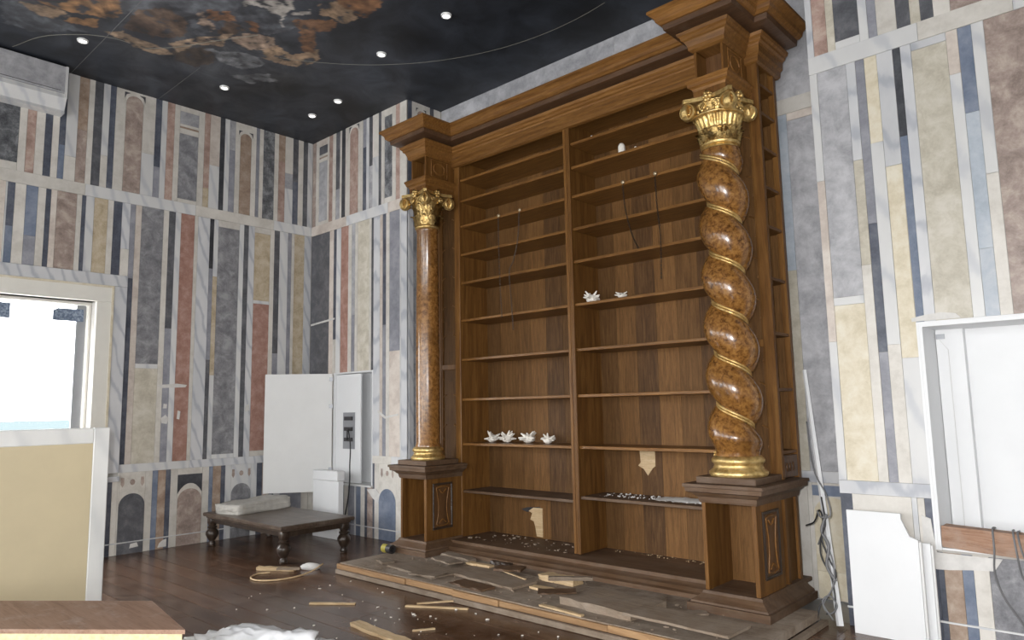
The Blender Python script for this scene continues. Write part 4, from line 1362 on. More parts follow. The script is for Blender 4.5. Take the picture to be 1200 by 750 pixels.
def env(z):
    t = min((z - ZS0) / 0.16, (ZS1 - z) / 0.20, 1)
    t = max(t, 0)
    return t * t * (3 - 2 * t)


def twist_pt(z, a, extra=0.0):
    taper = 1.0 - 0.08 * (z - ZS0) / (ZS1 - ZS0)
    e = env(z)
    psi = (a - phi(z) - pi) % (2 * pi)         # angle from the groove
    r = (0.165 * (1 - e) + e * (0.106 + 0.108 * abs(sin(psi / 2)) ** 0.70)) * taper
    return Vector((AX[1] + (r + extra) * cos(a), AY + (r + extra) * sin(a), z))


rings = []
for i in range(N + 1):
    z = ZS0 + (ZS1 - ZS0) * i / N
    rings.append([bm.verts.new(twist_pt(z, 2 * pi * k / SEG)) for k in range(SEG)])
for a, b in zip(rings, rings[1:]):
    for k in range(SEG):
        j = (k + 1) % SEG
        bm.faces.new((a[k], a[j], b[j], b[k]))
bm.faces.new(rings[0][::-1])
bm.faces.new(rings[-1])
c2 = mk('twisted_column', bm, 'tortoise', bc, smooth=True)
for dz in (-0.011, 0.011):
    bm = bmesh.new()
    pts = []
    for i in range(260):
        z = 1.22 + (3.60 - 1.22) * i / 259
        pts.append(twist_pt(min(max(z + dz, ZS0), ZS1), phi(z) + pi, 0.006))
    tube(bm, pts, 0.0095, 8)
    mk('gilded_band', bm, 'gold', c2, smooth=True)
col_base(AX[1], 0.172, bc, 1.062, 0.15)
bm = lathe(bmesh.new(), [(0.148, 3.60), (0.150, 3.615), (0.142, 3.635), (0.138, 3.65)], 32, (AX[1], AY))
mk('gilded_collar', bm, 'gold', bc, smooth=True)
capital(AX[1], 0.140, 3.645, 4.045, True)

# ------------------------------------------------------------------ low platform in front of the bookcase
pf = empty('platform', (-4.2, 4.9, 0), 'low dusty wooden platform under the bookcase with a raw broken front edge', 'platform')
xs_ = [-6.30, -5.45, -4.5, -3.75, -2.9, -2.03]
for i in range(5):
    ys_ = [4.255, 4.62, 5.0, 5.45]
    for j in range(3):
        a, b = xs_[i], xs_[i + 1]
        sh = (0.12 if j % 2 else -0.1) if 0 < i < 5 else 0
        sh2 = (0.12 if j % 2 else -0.1) if i < 4 else 0
        box('top_board', 'platdust', a + sh + 0.002, b + sh2 - 0.002, ys_[j] + 0.002, ys_[j + 1] - 0.002, 0.045, 0.10 - random.uniform(0, 0.0012), pf)
x = -6.30
while x < -2.05:
    e = min(x + random.uniform(0.5, 1.1), -2.03)
    if -2.03 - e < 0.2:
        e = -2.03
    box('raw_edge', 'rawedge', x, e - 0.002, 4.222 + random.uniform(-0.008, 0.006), 4.254, 0.047, 0.099 - random.uniform(0, 0.01), pf, 0.004)
    x = e
box('lower_strip', 'boarddust', -6.30, -2.05, 4.20, 4.23, 0.002, 0.045, pf, 0.004)
box('lower_frame', 'legwood', -6.25, -2.10, 4.24, 5.4, 0.001, 0.044, pf)
box('end_strip', 'boarddust', -2.03, -1.99, 4.3, 5.5, 0.002, 0.035, pf)

# ------------------------------------------------------------------ wall cabinet in the far wall, door open
wc = empty('wall_cabinet', (-8.08, YM + 0.1, 0.63), 'white built-in wall cabinet with its door standing open in the far corner', 'cabinet')
cx0, cx1, cz0, cz1, cyb = -8.53, -7.627, 0.63, 2.13, YM + 0.24
box('back_panel', 'whitepaint', cx0, cx1, cyb, cyb + 0.02, cz0, cz1, wc)
box('side_panel', 'whitepaint', cx0 + 0.001, cx0 + 0.02, YM - 0.015, cyb, cz0, cz1, wc)
box('side_panel', 'whitepaint', cx1 - 0.02, cx1 - 0.001, YM - 0.015, cyb, cz0, cz1, wc)
box('top_panel', 'whitepaint', cx0 + 0.02, cx1 - 0.02, YM - 0.015, cyb, cz1 - 0.02, cz1 - 0.001, wc)
box('bottom_panel', 'offwhite', cx0 + 0.02, cx1 + 0.01, YM - 0.05, cyb, cz0 + 0.001, cz0 + 0.022, wc)
box('inner_board', 'whitepaint', cx0 + 0.02, -7.95, YM + 0.03, YM + 0.05, cz0 + 0.03, cz1 - 0.03, wc)
jb = box('junction_box', 'steel', -8.345, -8.075, YM + 0.024, YM + 0.031, 1.10, 1.585, wc)
for zz in (1.2, 1.34, 1.48):
    box('terminal_strip', 'tape', -8.30, -8.12, YM + 0.008, YM + 0.026, zz, zz + 0.05, jb)
box('slot', 'tape', cx1 - 0.0225, cx1 - 0.019, YM + 0.0, YM + 0.04, 1.10, 1.76, wc)
# hinged door, swung towards the corner
dr = bpy.data.objects.new('door', None)
dang = radians(52)
hx, hy = -8.525, YM - 0.02
dd = Vector((-cos(dang), -sin(dang), 0))
nn = Vector((-dd.y, dd.x, 0))


def obox(bm, o, d, n, l0, l1, t0, t1, z0, z1):
    vs = []
    for z in (z0, z1):
        for l, t in ((l0, t0), (l1, t0), (l1, t1), (l0, t1)):
            p = Vector(o) + d * l + n * t
            vs.append(bm.verts.new((p.x, p.y, z)))
    for q in ((0, 1, 2, 3), (4, 5, 6, 7), (0, 1, 5, 4), (1, 2, 6, 5), (2, 3, 7, 6), (3, 0, 4, 7)):
        bm.faces.new([vs[i] for i in q])
    return bm


door = mk('cabinet_door', obox(bmesh.new(), (hx, hy, 0), dd, nn, 0.01, 0.90, 0, 0.022, 0.53, 2.12), 'offwhite', wc)
for zz in (0.8, 1.65, 2.02):
    mk('hinge', obox(bmesh.new(), (hx, hy, 0), dd, nn, 0.0, 0.05, 0.022, 0.036, zz, zz + 0.05), 'steel', door)
bm = bmesh.new()
tube(bm, spline([(-8.22, YM + 0.005, 1.22), (-8.19, YM - 0.01, 1.36), (-8.14, YM - 0.02, 1.30), (-8.09, YM - 0.03, 1.12), (-8.03, YM - 0.08, 0.9), (-8.0, YM - 0.10, 0.70), (-8.01, YM - 0.12, 0.45), (-8.06, YM - 0.14, 0.22), (-8.1, YM - 0.2, 0.02)], 8), 0.009, 6)
tag(mk('power_cable', bm, 'cable', smooth=True), 'black cable hanging out of the white wall cabinet down to the floor', 'cable')

# white board box standing on the floor under the door
wb = empty('white_carton', (-8.1, 5.3, 0), 'small white box with a folded top edge behind the low table', 'box')
box('body', 'whitepaint', -8.45, -7.87, 5.28, 5.36, 0.0, 0.72, wb, 0.004)
box('folded_top', 'whitepaint', -8.42, -7.86, 5.25, 5.37, 0.721, 0.85, wb, 0.01)

# ------------------------------------------------------------------ low table
tb = empty('low_table', (-8.0, 4.5, 0), 'low dark wooden table with turned legs in front of the corner', 'table')
box('table_top', 'darkboard', -8.92, -7.07, 4.035, 4.97, 0.358, 0.40, tb, 0.008)
box('top_moulding', 'darkboard', -8.89, -7.10, 4.065, 4.94, 0.335, 0.357, tb, 0.006)
for (q0, q1, w0, w1) in ((-8.80, -7.19, 4.12, 4.14), (-8.80, -7.19, 4.865, 4.885), (-8.84, -8.82, 4.16, 4.85), (-7.17, -7.15, 4.16, 4.85)):
    box('apron', 'legwood', q0, q1, w0, w1, 0.275, 0.334, tb)
for lx in (-8.83, -7.15):
    for ly in (4.12, 4.88):
        bm = bmesh.new()
        bx(bm, lx - 0.045, lx + 0.045, ly - 0.045, ly + 0.045, 0.265, 0.334, 0.004)
        lathe(bm, [(0.022, 0.0), (0.038, 0.006), (0.046, 0.03), (0.035, 0.05), (0.031, 0.062), (0.042, 0.075), (0.060, 0.105), (0.076, 0.14), (0.074, 0.17), (0.052, 0.20), (0.042, 0.208), (0.056, 0.218), (0.058, 0.232), (0.042, 0.242), (0.05, 0.264)], 20, (lx, ly))
        smooth_by_angle(mk('leg', bm, 'legwood', tb), 50)

# wrapped parcel on the table
bm = bmesh.new()
bmesh.ops.create_cube(bm, size=1)
bmesh.ops.subdivide_edges(bm, edges=bm.edges, cuts=9, use_grid_fill=True)
for v in bm.verts:
    p = v.co.copy()
    n = mnoise.noise_vector(p * 3.2) * 0.05 + mnoise.noise_vector(p * 9) * 0.03
    k = 1 - 0.10 * (abs(p.x * 2) ** 4 + abs(p.y * 2) ** 4) * 0.5
    v.co = Vector((p.x * 0.46, p.y * 0.84 * k, (p.z + 0.5) * 0.135 * (0.75 + 0.3 * (p.y + 0.5)))) + Vector((n.x * 0.3, n.y * 0.3, n.z * 0.35 * (1 if p.z > -0.49 else 0)))
    v.co.z = max(v.co.z, 0.0)
o = mk('wrapped_parcel', bm, 'paper', center=False, smooth=True)
o.location = (-8.58, 4.52, 0.4005)
o.rotation_euler = (0, 0, radians(10))
tag(o, 'crumpled grey wrapped parcel lying on the low table', 'parcel')

# ------------------------------------------------------------------ framed slab, mitred sill and crumpled sheet at the left front
fs = empty('framed_slab', (-6.1, 1.1, 0), 'large ochre panel with a white marble border standing in front of the window', 'panel')
sx = -6.083
box('panel_field', 'slabyellow', sx - 0.035, sx - 0.004, 0.30, 1.893, 0.12, 1.395, fs)
box('border_top', 'slabwhite', sx - 0.045, sx, 0.30, 1.895, 1.395, 1.513, fs, 0.006)
box('border_side', 'slabwhite', sx - 0.045, sx, 1.895, 2.008, 0.0, 1.513, fs, 0.006)
box('border_foot', 'slabwhite', sx - 0.045, sx, 0.30, 1.893, 0.0, 0.12, fs, 0.006)

ms = empty('mitred_sill', (-4.9, 1.4, 0), 'brown topped sill block with a mitred end and yellow foam core', 'block')
quad = [(-5.95, 0.726), (-4.603, 1.794), (-3.858, 1.674), (-5.30, 0.53)]
mk('top_board', prism(bmesh.new(), quad, 0.478, 0.50), 'silltop', ms)
cen = Vector((sum(p[0] for p in quad) / 4, sum(p[1] for p in quad) / 4))
q2 = [tuple(cen + (Vector(p) - cen) * 0.985) for p in quad]
mk('foam_core', prism(bmesh.new(), q2, 0.0, 0.477), 'foam', ms)

bm = bmesh.new()
bmesh.ops.create_icosphere(bm, subdivisions=5, radius=1)
for v in bm.verts:
    p = v.co.copy()
    n = mnoise.fractal(p * 2.4, 1.0, 2.0, 3) * 0.22 + abs(mnoise.noise(p * 6)) * 0.20 + abs(mnoise.noise(p * 13 + Vector((4, 1, 2)))) * 0.09
    v.co = p * (0.9 + n)
    v.co = Vector((v.co.x * 0.56, v.co.y * 0.28, max(v.co.z, -0.55) * 0.222))
o = mk('crumpled_sheet', bm, 'plastic', center=False, smooth=True)
zmin = min(v.co.z for v in o.data.vertices)
o.location = (-4.08, 2.17, -zmin)
o.rotation_euler = (0, 0, radians(36))
tag(o, 'crumpled white plastic sheet heaped on the floor at the picture bottom', 'sheet')

# ------------------------------------------------------------------ niche in the right wall
nq = empty('white_niche', (-0.75, YQ + 0.2, 0.6), 'white lined wall niche with an inner panel at the right', 'niche')
nx0, nx1, nz0, nz1 = -1.26, -0.25, 0.60, 2.13
nyb = YQ + 0.33
box('niche_back', 'whitepaint', nx0, nx1, nyb + 0.08, nyb + 0.10, nz0, nz1, nq)
box('niche_board', 'whitepaint', nx0 + 0.025, -1.06, nyb, nyb + 0.079, nz0 + 0.02, nz1 - 0.02, nq, 0.003)
box('jamb', 'whitepaint', nx0 + 0.001, nx0 + 0.022, YQ - 0.02, nyb + 0.079, nz0, nz1, nq)
box('jamb', 'whitepaint', nx1 - 0.022, nx1 - 0.001, YQ - 0.02, nyb + 0.079, nz0, nz1, nq)
box('head', 'whitepaint', nx0 + 0.022, nx1 - 0.022, YQ - 0.02, nyb + 0.079, nz1 - 0.022, nz1 - 0.001, nq)
box('foot', 'whitepaint', nx0 + 0.022, nx1 - 0.022, YQ - 0.01, nyb + 0.079, nz0 + 0.001, nz0 + 0.015, nq)
box('edge_trim', 'whitepaint', nx0 - 0.014, nx0 + 0.001, YQ - 0.024, YQ, nz0, nz1 + 0.014, nq)
box('edge_trim', 'whitepaint', nx0 + 0.001, nx1, YQ - 0.024, YQ, nz1 - 0.001, nz1 + 0.014, nq)
hg = box('hinge_plate', 'steel', nx0 + 0.03, nx0 + 0.085, nyb - 0.012, nyb - 0.001, 2.04, 2.075, nq)
bm = bmesh.new()
tube(bm, [(nx0 + 0.05, nyb - 0.008, 2.035), (nx0 + 0.10, nyb - 0.008, 1.96), (nx0 + 0.10, nyb - 0.008, 0.66)], 0.0025, 5)
mk('cord', bm, 'offwhite', nq)
# broken beam on its ledge, with cables over it
bmm = bmesh.new()
bx(bmm, -0.45, 0.45, -0.05, 0.05, -0.07, 0.07)
bmesh.ops.subdivide_edges(bmm, edges=bmm.edges, cuts=4, use_grid_fill=True)
for v in bmm.verts:
    v.co += mnoise.noise_vector(v.co * 9) * 0.008
o = mk('broken_beam', bmm, 'rust', center=False)
o.location = (-0.80, YQ - 0.155 + 0.05, 0.70)
o.rotation_euler = (0, radians(1.5), radians(-8))
o.location = (-0.775, 5.545, 0.686)
tag(o, 'broken raw wooden beam wedged across the foot of the white niche', 'beam')
for k, pts in enumerate(([(-0.93, 5.62, 0.77), (-0.925, 5.50, 0.775), (-0.92, 5.46, 0.66), (-0.935, 5.50, 0.50), (-0.90, 5.53, 0.35), (-0.83, 5.55, 0.22), (-0.78, 5.57, 0.10)],
                         [(-0.83, 5.62, 0.765), (-0.815, 5.48, 0.77), (-0.80, 5.44, 0.65), (-0.79, 5.50, 0.50), (-0.73, 5.53, 0.40), (-0.64, 5.55, 0.3)],
                         [(-0.80, 5.62, 0.762), (-0.79, 5.47, 0.765), (-0.77, 5.43, 0.66), (-0.74, 5.49, 0.56), (-0.66, 5.52, 0.47)])):
    bm = bmesh.new()
    tube(bm, spline(pts, 8), 0.0065, 6)
    tag(mk('hanging_cable', bm, 'cableg', smooth=True), ('grey cable over the broken beam hanging lowest and furthest left', 'grey cable over the broken beam, middle one of three', 'grey cable over the broken beam, nearest the picture edge')[k], 'cable', 'cables over the broken beam')
# plaster smears round the niche
for nm, wk, pts in (('plaster_patch', 'Q', [(-1.30, 2.150), (-1.0, 2.150), (-1.03, 2.185), (-1.12, 2.20), (-1.22, 2.19), (-1.30, 2.175)]), ('plaster_patch', 'Q', [(-1.345, 0.50), (-1.28, 0.47), (-1.2, 0.475), (-1.08, 0.49), (-0.95, 0.50), (-0.9, 0.58), (-1.27, 0.582), (-1.29, 0.8), (-1.345, 0.82)]),
                    ('plaster_patch', 'L', [(3.57, 1.93), (3.86, 1.94), (3.88, 1.97), (3.75, 1.985), (3.52, 1.965)]), ('plaster_patch', 'L', [(3.59, 1.50), (3.65, 1.49), (3.67, 1.56), (3.63, 1.60), (3.58, 1.56)]), ('plaster_patch', 'L', [(3.60, 1.68), (3.64, 1.68), (3.645, 1.73), (3.605, 1.735)]),
                    ('plaster_patch', 'L', [(3.77, 1.55), (3.80, 1.54), (3.81, 1.64), (3.78, 1.65)]), ('plaster_patch', 'L', [(4.66, 1.62), (4.72, 1.64), (4.71, 1.73), (4.67, 1.70)]),
                    ('plaster_patch', 'L', [(3.28, 0.06), (3.38, 0.07), (3.36, 0.12), (3.29, 0.11)]), ('plaster_patch', 'L', [(3.60, 0.02), (3.70, 0.02), (3.70, 0.11), (3.66, 0.10), (3.62, 0.07)]),
                    ('plaster_patch', 'M', [(-7.62, 0.50), (-7.50, 0.44), (-7.47, 0.55), (-7.55, 0.62), (-7.74, 0.60)]), ('plaster_patch', 'M', [(-9.12, 2.84), (-8.52, 2.88), (-8.52, 2.905), (-9.12, 2.865)]),
                    ('plaster_patch', 'M', [(-7.52, 1.58), (-7.37, 1.50), (-7.10, 1.54), (-7.10, 1.56), (-7.36, 1.53), (-7.52, 1.61)])):
    par, axx, c, sg = WALLS[wk]
    bm = bmesh.new()
    plate(bm, pts, axx, c + sg * 0.008, c + sg * 0.0185)
    mk(nm, bm, 'plaster', par)

# white boards leaning beside the bookcase
bd = empty('white_board', (-1.62, 5.45, 0), 'tall white board with a notched corner standing against the right wall', 'board')
bm = bmesh.new()
plate(bm, [(-1.79, 0.0), (-1.345, 0.0), (-1.345, 0.672), (-1.395, 0.69), (-1.44, 0.80), (-1.44, 0.838), (-1.79, 0.838)], 'y', 5.44, 5.462)
mk('panel', bm, 'whitepaint', bd)
box('edge_strip', 'offwhite', -1.3445, -1.327, 5.444, 5.462, 0.0, 0.66, bd, 0.003)
bd2 = empty('white_board', (-1.55, 5.5, 0), 'white board half hidden behind the notched one, its right edge showing', 'board')
box('panel', 'whitepaint', -1.74, -1.285, 5.49, 5.512, 0.0, 0.65, bd2, 0.003)
box('edge_strip', 'offwhite', -1.2845, -1.27, 5.494, 5.512, 0.0, 0.64, bd2, 0.003)
# white pole leaning on the wall, cables wound along it
bm = bmesh.new()
obx0, obx1 = Vector((-2.16, 5.83, 1.86)), Vector((-1.895, 5.46, 0.02))
tube(bm, [obx0.lerp(obx1, t / 6) for t in range(7)], lambda t: 0.016 + 0.009 * t, 4)
tag(mk('white_pole', bm, 'whitepaint'), 'slim white batten leaning between bookcase and right wall', 'batten')
CB = [[(-2.16, 5.80, 1.45), (-2.11, 5.70, 1.2), (-2.05, 5.62, 1.05), (-1.96, 5.55, 0.92), (-1.93, 5.52, 0.78), (-2.0, 5.52, 0.76), (-2.03, 5.54, 0.80)],
      [(-2.0, 5.56, 0.90), (-1.97, 5.52, 0.72), (-2.0, 5.51, 0.60), (-1.95, 5.50, 0.46), (-1.91, 5.49, 0.36), (-1.96, 5.47, 0.22), (-2.02, 5.44, 0.14), (-2.04, 5.41, 0.03)],
      [(-2.05, 5.57, 0.55), (-2.0, 5.53, 0.62), (-1.95, 5.51, 0.52), (-1.92, 5.49, 0.40), (-1.93, 5.47, 0.28), (-2.0, 5.45, 0.15), (-1.95, 5.44, 0.10), (-1.90, 5.44, 0.16), (-1.95, 5.45, 0.22), (-2.0, 5.44, 0.17), (-1.93, 5.43, 0.06)],
      [(-2.2, 5.75, 0.65), (-2.1, 5.66, 0.70), (-2.03, 5.58, 0.80), (-1.99, 5.53, 0.72), (-2.02, 5.52, 0.50), (-1.94, 5.49, 0.33), (-1.92, 5.46, 0.13), (-1.98, 5.44, 0.09)],
      [(-1.96, 5.53, 0.78), (-2.0, 5.52, 0.66), (-1.95, 5.5, 0.56), (-1.97, 5.49, 0.42), (-1.91, 5.48, 0.32)]]
CL = ['grey cable looping off the top of the white batten', 'long black cable falling to the floor by the white batten', 'knotted grey cable coiled at the foot of the white batten', 'dark cable crossing from the pedestal to the white batten', 'short thick cable bundled halfway up the white batten']
for k, (pts, lb) in enumerate(zip(CB, CL)):
    bm = bmesh.new()
    tube(bm, spline(pts, 9), 0.011 if k == 4 else 0.006, 6)
    tag(mk('loose_cable', bm, 'cable' if k in (1, 3) else 'cableg', smooth=True), lb, 'cable', 'cables by the batten')

# ------------------------------------------------------------------ ceiling spots
LIGHTS = [(-8.216, 2.249, 'nearest the boxed-in unit'), (-6.196, 4.667, 'left of the two nearest the bookcase top'), (-5.08, 4.64, 'right of the two nearest the bookcase top'), (-8.235, 3.82, 'above the middle of the left wall'),
          (-7.589, 5.024, 'second from the far corner'), (-8.222, 5.041, 'nearest the far corner')]
for lx, ly, w in LIGHTS:
    e = empty('ceiling_spot', (lx, ly, ZC - 0.02), 'small round ceiling spotlight ' + w, 'spotlight', 'ceiling spotlights')
    bm = lathe(bmesh.new(), [(0.036, ZC - 0.002), (0.036, ZC - 0.018), (0.042, ZC - 0.022), (0.052, ZC - 0.018), (0.056, ZC - 0.001)], 24, (lx, ly), cap=False)
    mk('rim', bm, 'rim', e, smooth=True)
    bm = lathe(bmesh.new(), [(0.037, ZC - 0.014), (0.03, ZC - 0.017), (0.012, ZC - 0.019)], 24, (lx, ly))
    mk('lens', bm, 'lens', e, smooth=True)


# ------------------------------------------------------------------ things on the shelves
def spiky(name, loc, r, n, seed, label, group='spiky white shells'):
    rnd = random.Random(seed)
    bm = bmesh.new()
    bmesh.ops.create_icosphere(bm, subdivisions=2, radius=r * 0.60)
    for v in list(bm.verts):
        v.co *= 1 + 0.25 * mnoise.noise(v.co * 20 + Vector((seed, 0, 0)))
        v.co.z *= 0.75
    for i in range(n + 4):
        th = 2.4 * i + rnd.uniform(-0.2, 0.2)
        el = rnd.choice((-0.05, 0.1, 0.3, 0.55, 0.9))
        d = Vector((cos(th) * cos(el), sin(th) * cos(el), sin(el)))
        L = r * rnd.uniform(0.75, 1.0)
        q = d.to_track_quat('Z', 'Y').to_matrix().to_4x4()
        bmesh.ops.create_cone(bm, cap_ends=True, segments=6, radius1=r * 0.24, radius2=r * 0.06, depth=L, matrix=Matrix.Translation(d * (L * 0.5 + r * 0.12)) @ q)
    zm = min(v.co.z for v in bm.verts)
    bmesh.ops.translate(bm, verts=bm.verts, vec=(0, 0, -zm))
    o = mk(name, bm, 'shell', center=False)
    o.location = loc
    return tag(o, label, 'shell', group)


zs = 1.2285
spiky('spiky_shell', (-5.60, 5.76, zs), 0.098, 13, 1, 'spiky white shell, first of four on the lower left shelf')
spiky('spiky_shell', (-5.40, 5.78, zs), 0.10, 12, 2, 'star shaped white shell, second of four on the lower left shelf')
spiky('spiky_shell', (-5.08, 5.78, zs), 0.108, 10, 3, 'broad white shell with a grey flank, third of four on the lower left shelf')
spiky('spiky_shell', (-4.82, 5.78, zs), 0.084, 11, 4, 'smallest white shell, last of four on the lower left shelf beside the divider')
spiky('spiky_shell', (-4.10, 5.64, 2.6105), 0.09, 12, 5, 'spiky white shell on a middle right shelf beside the divider')
spiky('spiky_shell', (-3.74, 5.62, 2.6105), 0.06, 9, 6, 'tiny white shell lying alone on the middle right shelf')
bm = lathe(bmesh.new(), [(0.030, 0), (0.034, 0.01), (0.036, 0.05), (0.033, 0.075), (0.022, 0.095), (0.006, 0.102)], 14)
o = mk('white_ornament', bm, 'shell', center=False, smooth=True)
o.location = (-3.66, 5.60, 4.0055)
tag(o, 'small rounded white ornament on the second highest right shelf', 'ornament')
for k, (x, z, r) in enumerate(((-3.50, 4.0055, 0.012), (-4.0, 4.2535, 0.011))):
    bm = bmesh.new()
    bmesh.ops.create_icosphere(bm, subdivisions=2, radius=r)
    for v in bm.verts:
        v.co += mnoise.noise_vector(v.co * 60) * 0.004
    zm = min(v.co.z for v in bm.verts)
    bmesh.ops.translate(bm, verts=bm.verts, vec=(0, 0, -zm))
    o = mk('plaster_crumb', bm, 'shell', center=False)
    o.location = (x, 5.59, z)
    tag(o, ('white crumb beside the white ornament on a high shelf', 'white crumb on the topmost right shelf near the divider')[k], 'crumb')

# hooks with hanging chains on the shelf edges
CH = [(-5.24, 3.705, [(0, 0), (0.0, -0.35), (0.01, -0.75), (0.03, -1.1)], 'chain hanging from the left hook on the left bay'), (-4.93, 3.705, [(0, 0), (-0.03, -0.3), (-0.10, -0.52), (-0.16, -0.64), (-0.14, -0.95), (-0.12, -1.25)], 'chain hanging from the right hook on the left bay, swinging inwards'),
      (-3.62, 3.705, [(0, 0), (0.02, -0.25), (0.08, -0.5), (0.14, -0.64)], 'chain hanging from the left hook on the right bay'), (-3.27, 3.705, [(0, 0), (0.01, -0.3), (0.03, -0.6), (0.02, -0.95)], 'chain hanging from the right hook on the right bay')]
LINK = None
for cxk, zk, path, lb in CH:
    e = empty('hanging_chain', (cxk, YF, zk - 0.05), 'thin dark ' + lb, 'chain', 'chains on the shelf edges')
    bm = bmesh.new()
    lathe(bm, [(0.004, -0.012), (0.016, -0.010), (0.020, 0), (0.016, 0.010), (0.004, 0.012)], 12)
    bmesh.ops.rotate(bm, verts=bm.verts, cent=(0, 0, 0), matrix=Matrix.Rotation(radians(90), 3, 'X'))
    bmesh.ops.translate(bm, verts=bm.verts, vec=(cxk, YF + 0.006, zk - 0.008))
    mk('hook', bm, 'brass', e, smooth=True)
    pts = spline([(cxk + a, YF - 0.002, zk - 0.02 + b) for a, b in path], 30)
    # resample into links
    acc, last, k = 0.0, pts[0], 0
    bmc = bmesh.new()
    for p in pts[1:]:
        acc += (p - last).length
        if acc > 0.028:
            d = (p - last).normalized()
            q = d.to_track_quat('Z', 'Y').to_matrix().to_4x4() @ Matrix.Rotation(pi / 2 * (k % 2), 4, 'Z')
            ring = [(0.006 * cos(2 * pi * i / 8), 0, 0.015 * sin(2 * pi * i / 8)) for i in range(9)]
            mt = Matrix.Translation(p) @ q
            tube(bmc, [mt @ Vector(c) for c in ring], 0.0028, 4)
            acc = 0.0
            k += 1
        last = p
    ch = mk('chain_links', bmc, 'iron', e)
    ch['kind'] = 'stuff'

# splintered pale wood on the back boards
for nm, pts in (('splintered_patch', [(-5.075, 0.23), (-5.075, 0.53), (-5.20, 0.53), (-5.27, 0.49), (-5.22, 0.47), (-5.25, 0.40), (-5.20, 0.385), (-5.18, 0.33), (-5.16, 0.23)]),
                ('splintered_patch', [(-3.83, 1.20), (-3.66, 1.20), (-3.66, 1.03), (-3.69, 1.01), (-3.745, 0.94), (-3.79, 1.0), (-3.85, 1.03), (-3.82, 1.06)]),
                ('dark_hole', [(-5.38, 0.50), (-5.30, 0.525), (-5.1, 0.545), (-5.2, 0.50), (-5.3, 0.475)])):
    bm = bmesh.new()
    plate(bm, pts, 'y', YBK - 0.008 if nm[0] == 's' else YBK - 0.004, YBK + 0.001)
    mk(nm, bm, 'raw' if nm[0] == 's' else 'tape', bc)


# ------------------------------------------------------------------ rubble
def crumbs(name, n, area, z, smin, smax, mat, label, seed, skip=None):
    rnd = random.Random(seed)
    bm = bmesh.new()
    for i in range(n):
        x, y = rnd.uniform(*area[:2]), rnd.uniform(*area[2:])
        if skip and skip(x, y):
            continue
        s = rnd.uniform(smin, smax) * rnd.uniform(0.5, 1)
        g = bmesh.ops.create_icosphere(bm, subdivisions=1, radius=s)
        ax_, ay_, az_ = rnd.uniform(0.7, 1.8), rnd.uniform(0.5, 1.1), rnd.uniform(0.35, 0.7)
        rz = rnd.uniform(0, pi)
        for v in g['verts']:
            p = v.co + mnoise.noise_vector(v.co * 40 + Vector((i, 0, 0))) * s * 0.3
            p = Vector((p.x * ax_, p.y * ay_, p.z * az_))
            v.co = Vector((x + p.x * cos(rz) - p.y * sin(rz), y + p.x * sin(rz) + p.y * cos(rz), z + p.z + s * az_ * 0.7))
    o = mk(name, bm, mat)
    return tag(o, label, 'rubble', kind='stuff')


crumbs('shelf_rubble', 260, (-4.15, -2.95, 5.66, 5.94), 0.756, 0.004, 0.016, 'plaster', 'white plaster crumbs strewn over the lowest right shelf', 3, lambda x, y: random.random() > 0.25 + (x + 4.15) * 0.8)
bm = bmesh.new()
gx, gy = 22, 8
V = [[bm.verts.new((-3.55 + 0.62 * i / gx, 5.68 + 0.26 * j / gy, 0.756 + max(0.0, 0.022 * sin(pi * j / gy) * sin(pi * i / gx) ** 0.5 + 0.012 * mnoise.noise(Vector((i * 0.5, j * 0.5, 0)))))) for j in range(gy + 1)] for i in range(gx + 1)]
for i in range(gx):
    for j in range(gy):
        bm.faces.new((V[i][j], V[i + 1][j], V[i + 1][j + 1], V[i][j + 1]))
tag(mk('plaster_dust', bm, 'plaster', smooth=True), 'drift of white plaster dust on the lowest right shelf', 'dust', kind='stuff')
crumbs('bottom_rubble', 90, (-5.75, -4.4, 5.50, 5.93), 0.2155, 0.004, 0.022, 'boarddust', 'plaster crumbs on the bottom board of the left bay', 4, lambda x, y: random.random() > 0.8)
crumbs('bottom_dust', 60, (-4.1, -2.8, 5.85, 5.95), 0.2155, 0.003, 0.012, 'raw', 'pale crumbs along the back of the right bay bottom board', 5)
crumbs('platform_rubble', 210, (-6.15, -2.3, 4.30, 5.12), 0.1, 0.004, 0.018, 'boarddust', 'grey brown crumbs scattered over the platform', 6)
crumbs('floor_rubble', 75, (-6.2, -3.0, 2.9, 4.15), 0.0, 0.003, 0.015, 'shell', 'small pale crumbs scattered on the dark floor', 8)


STACK = []


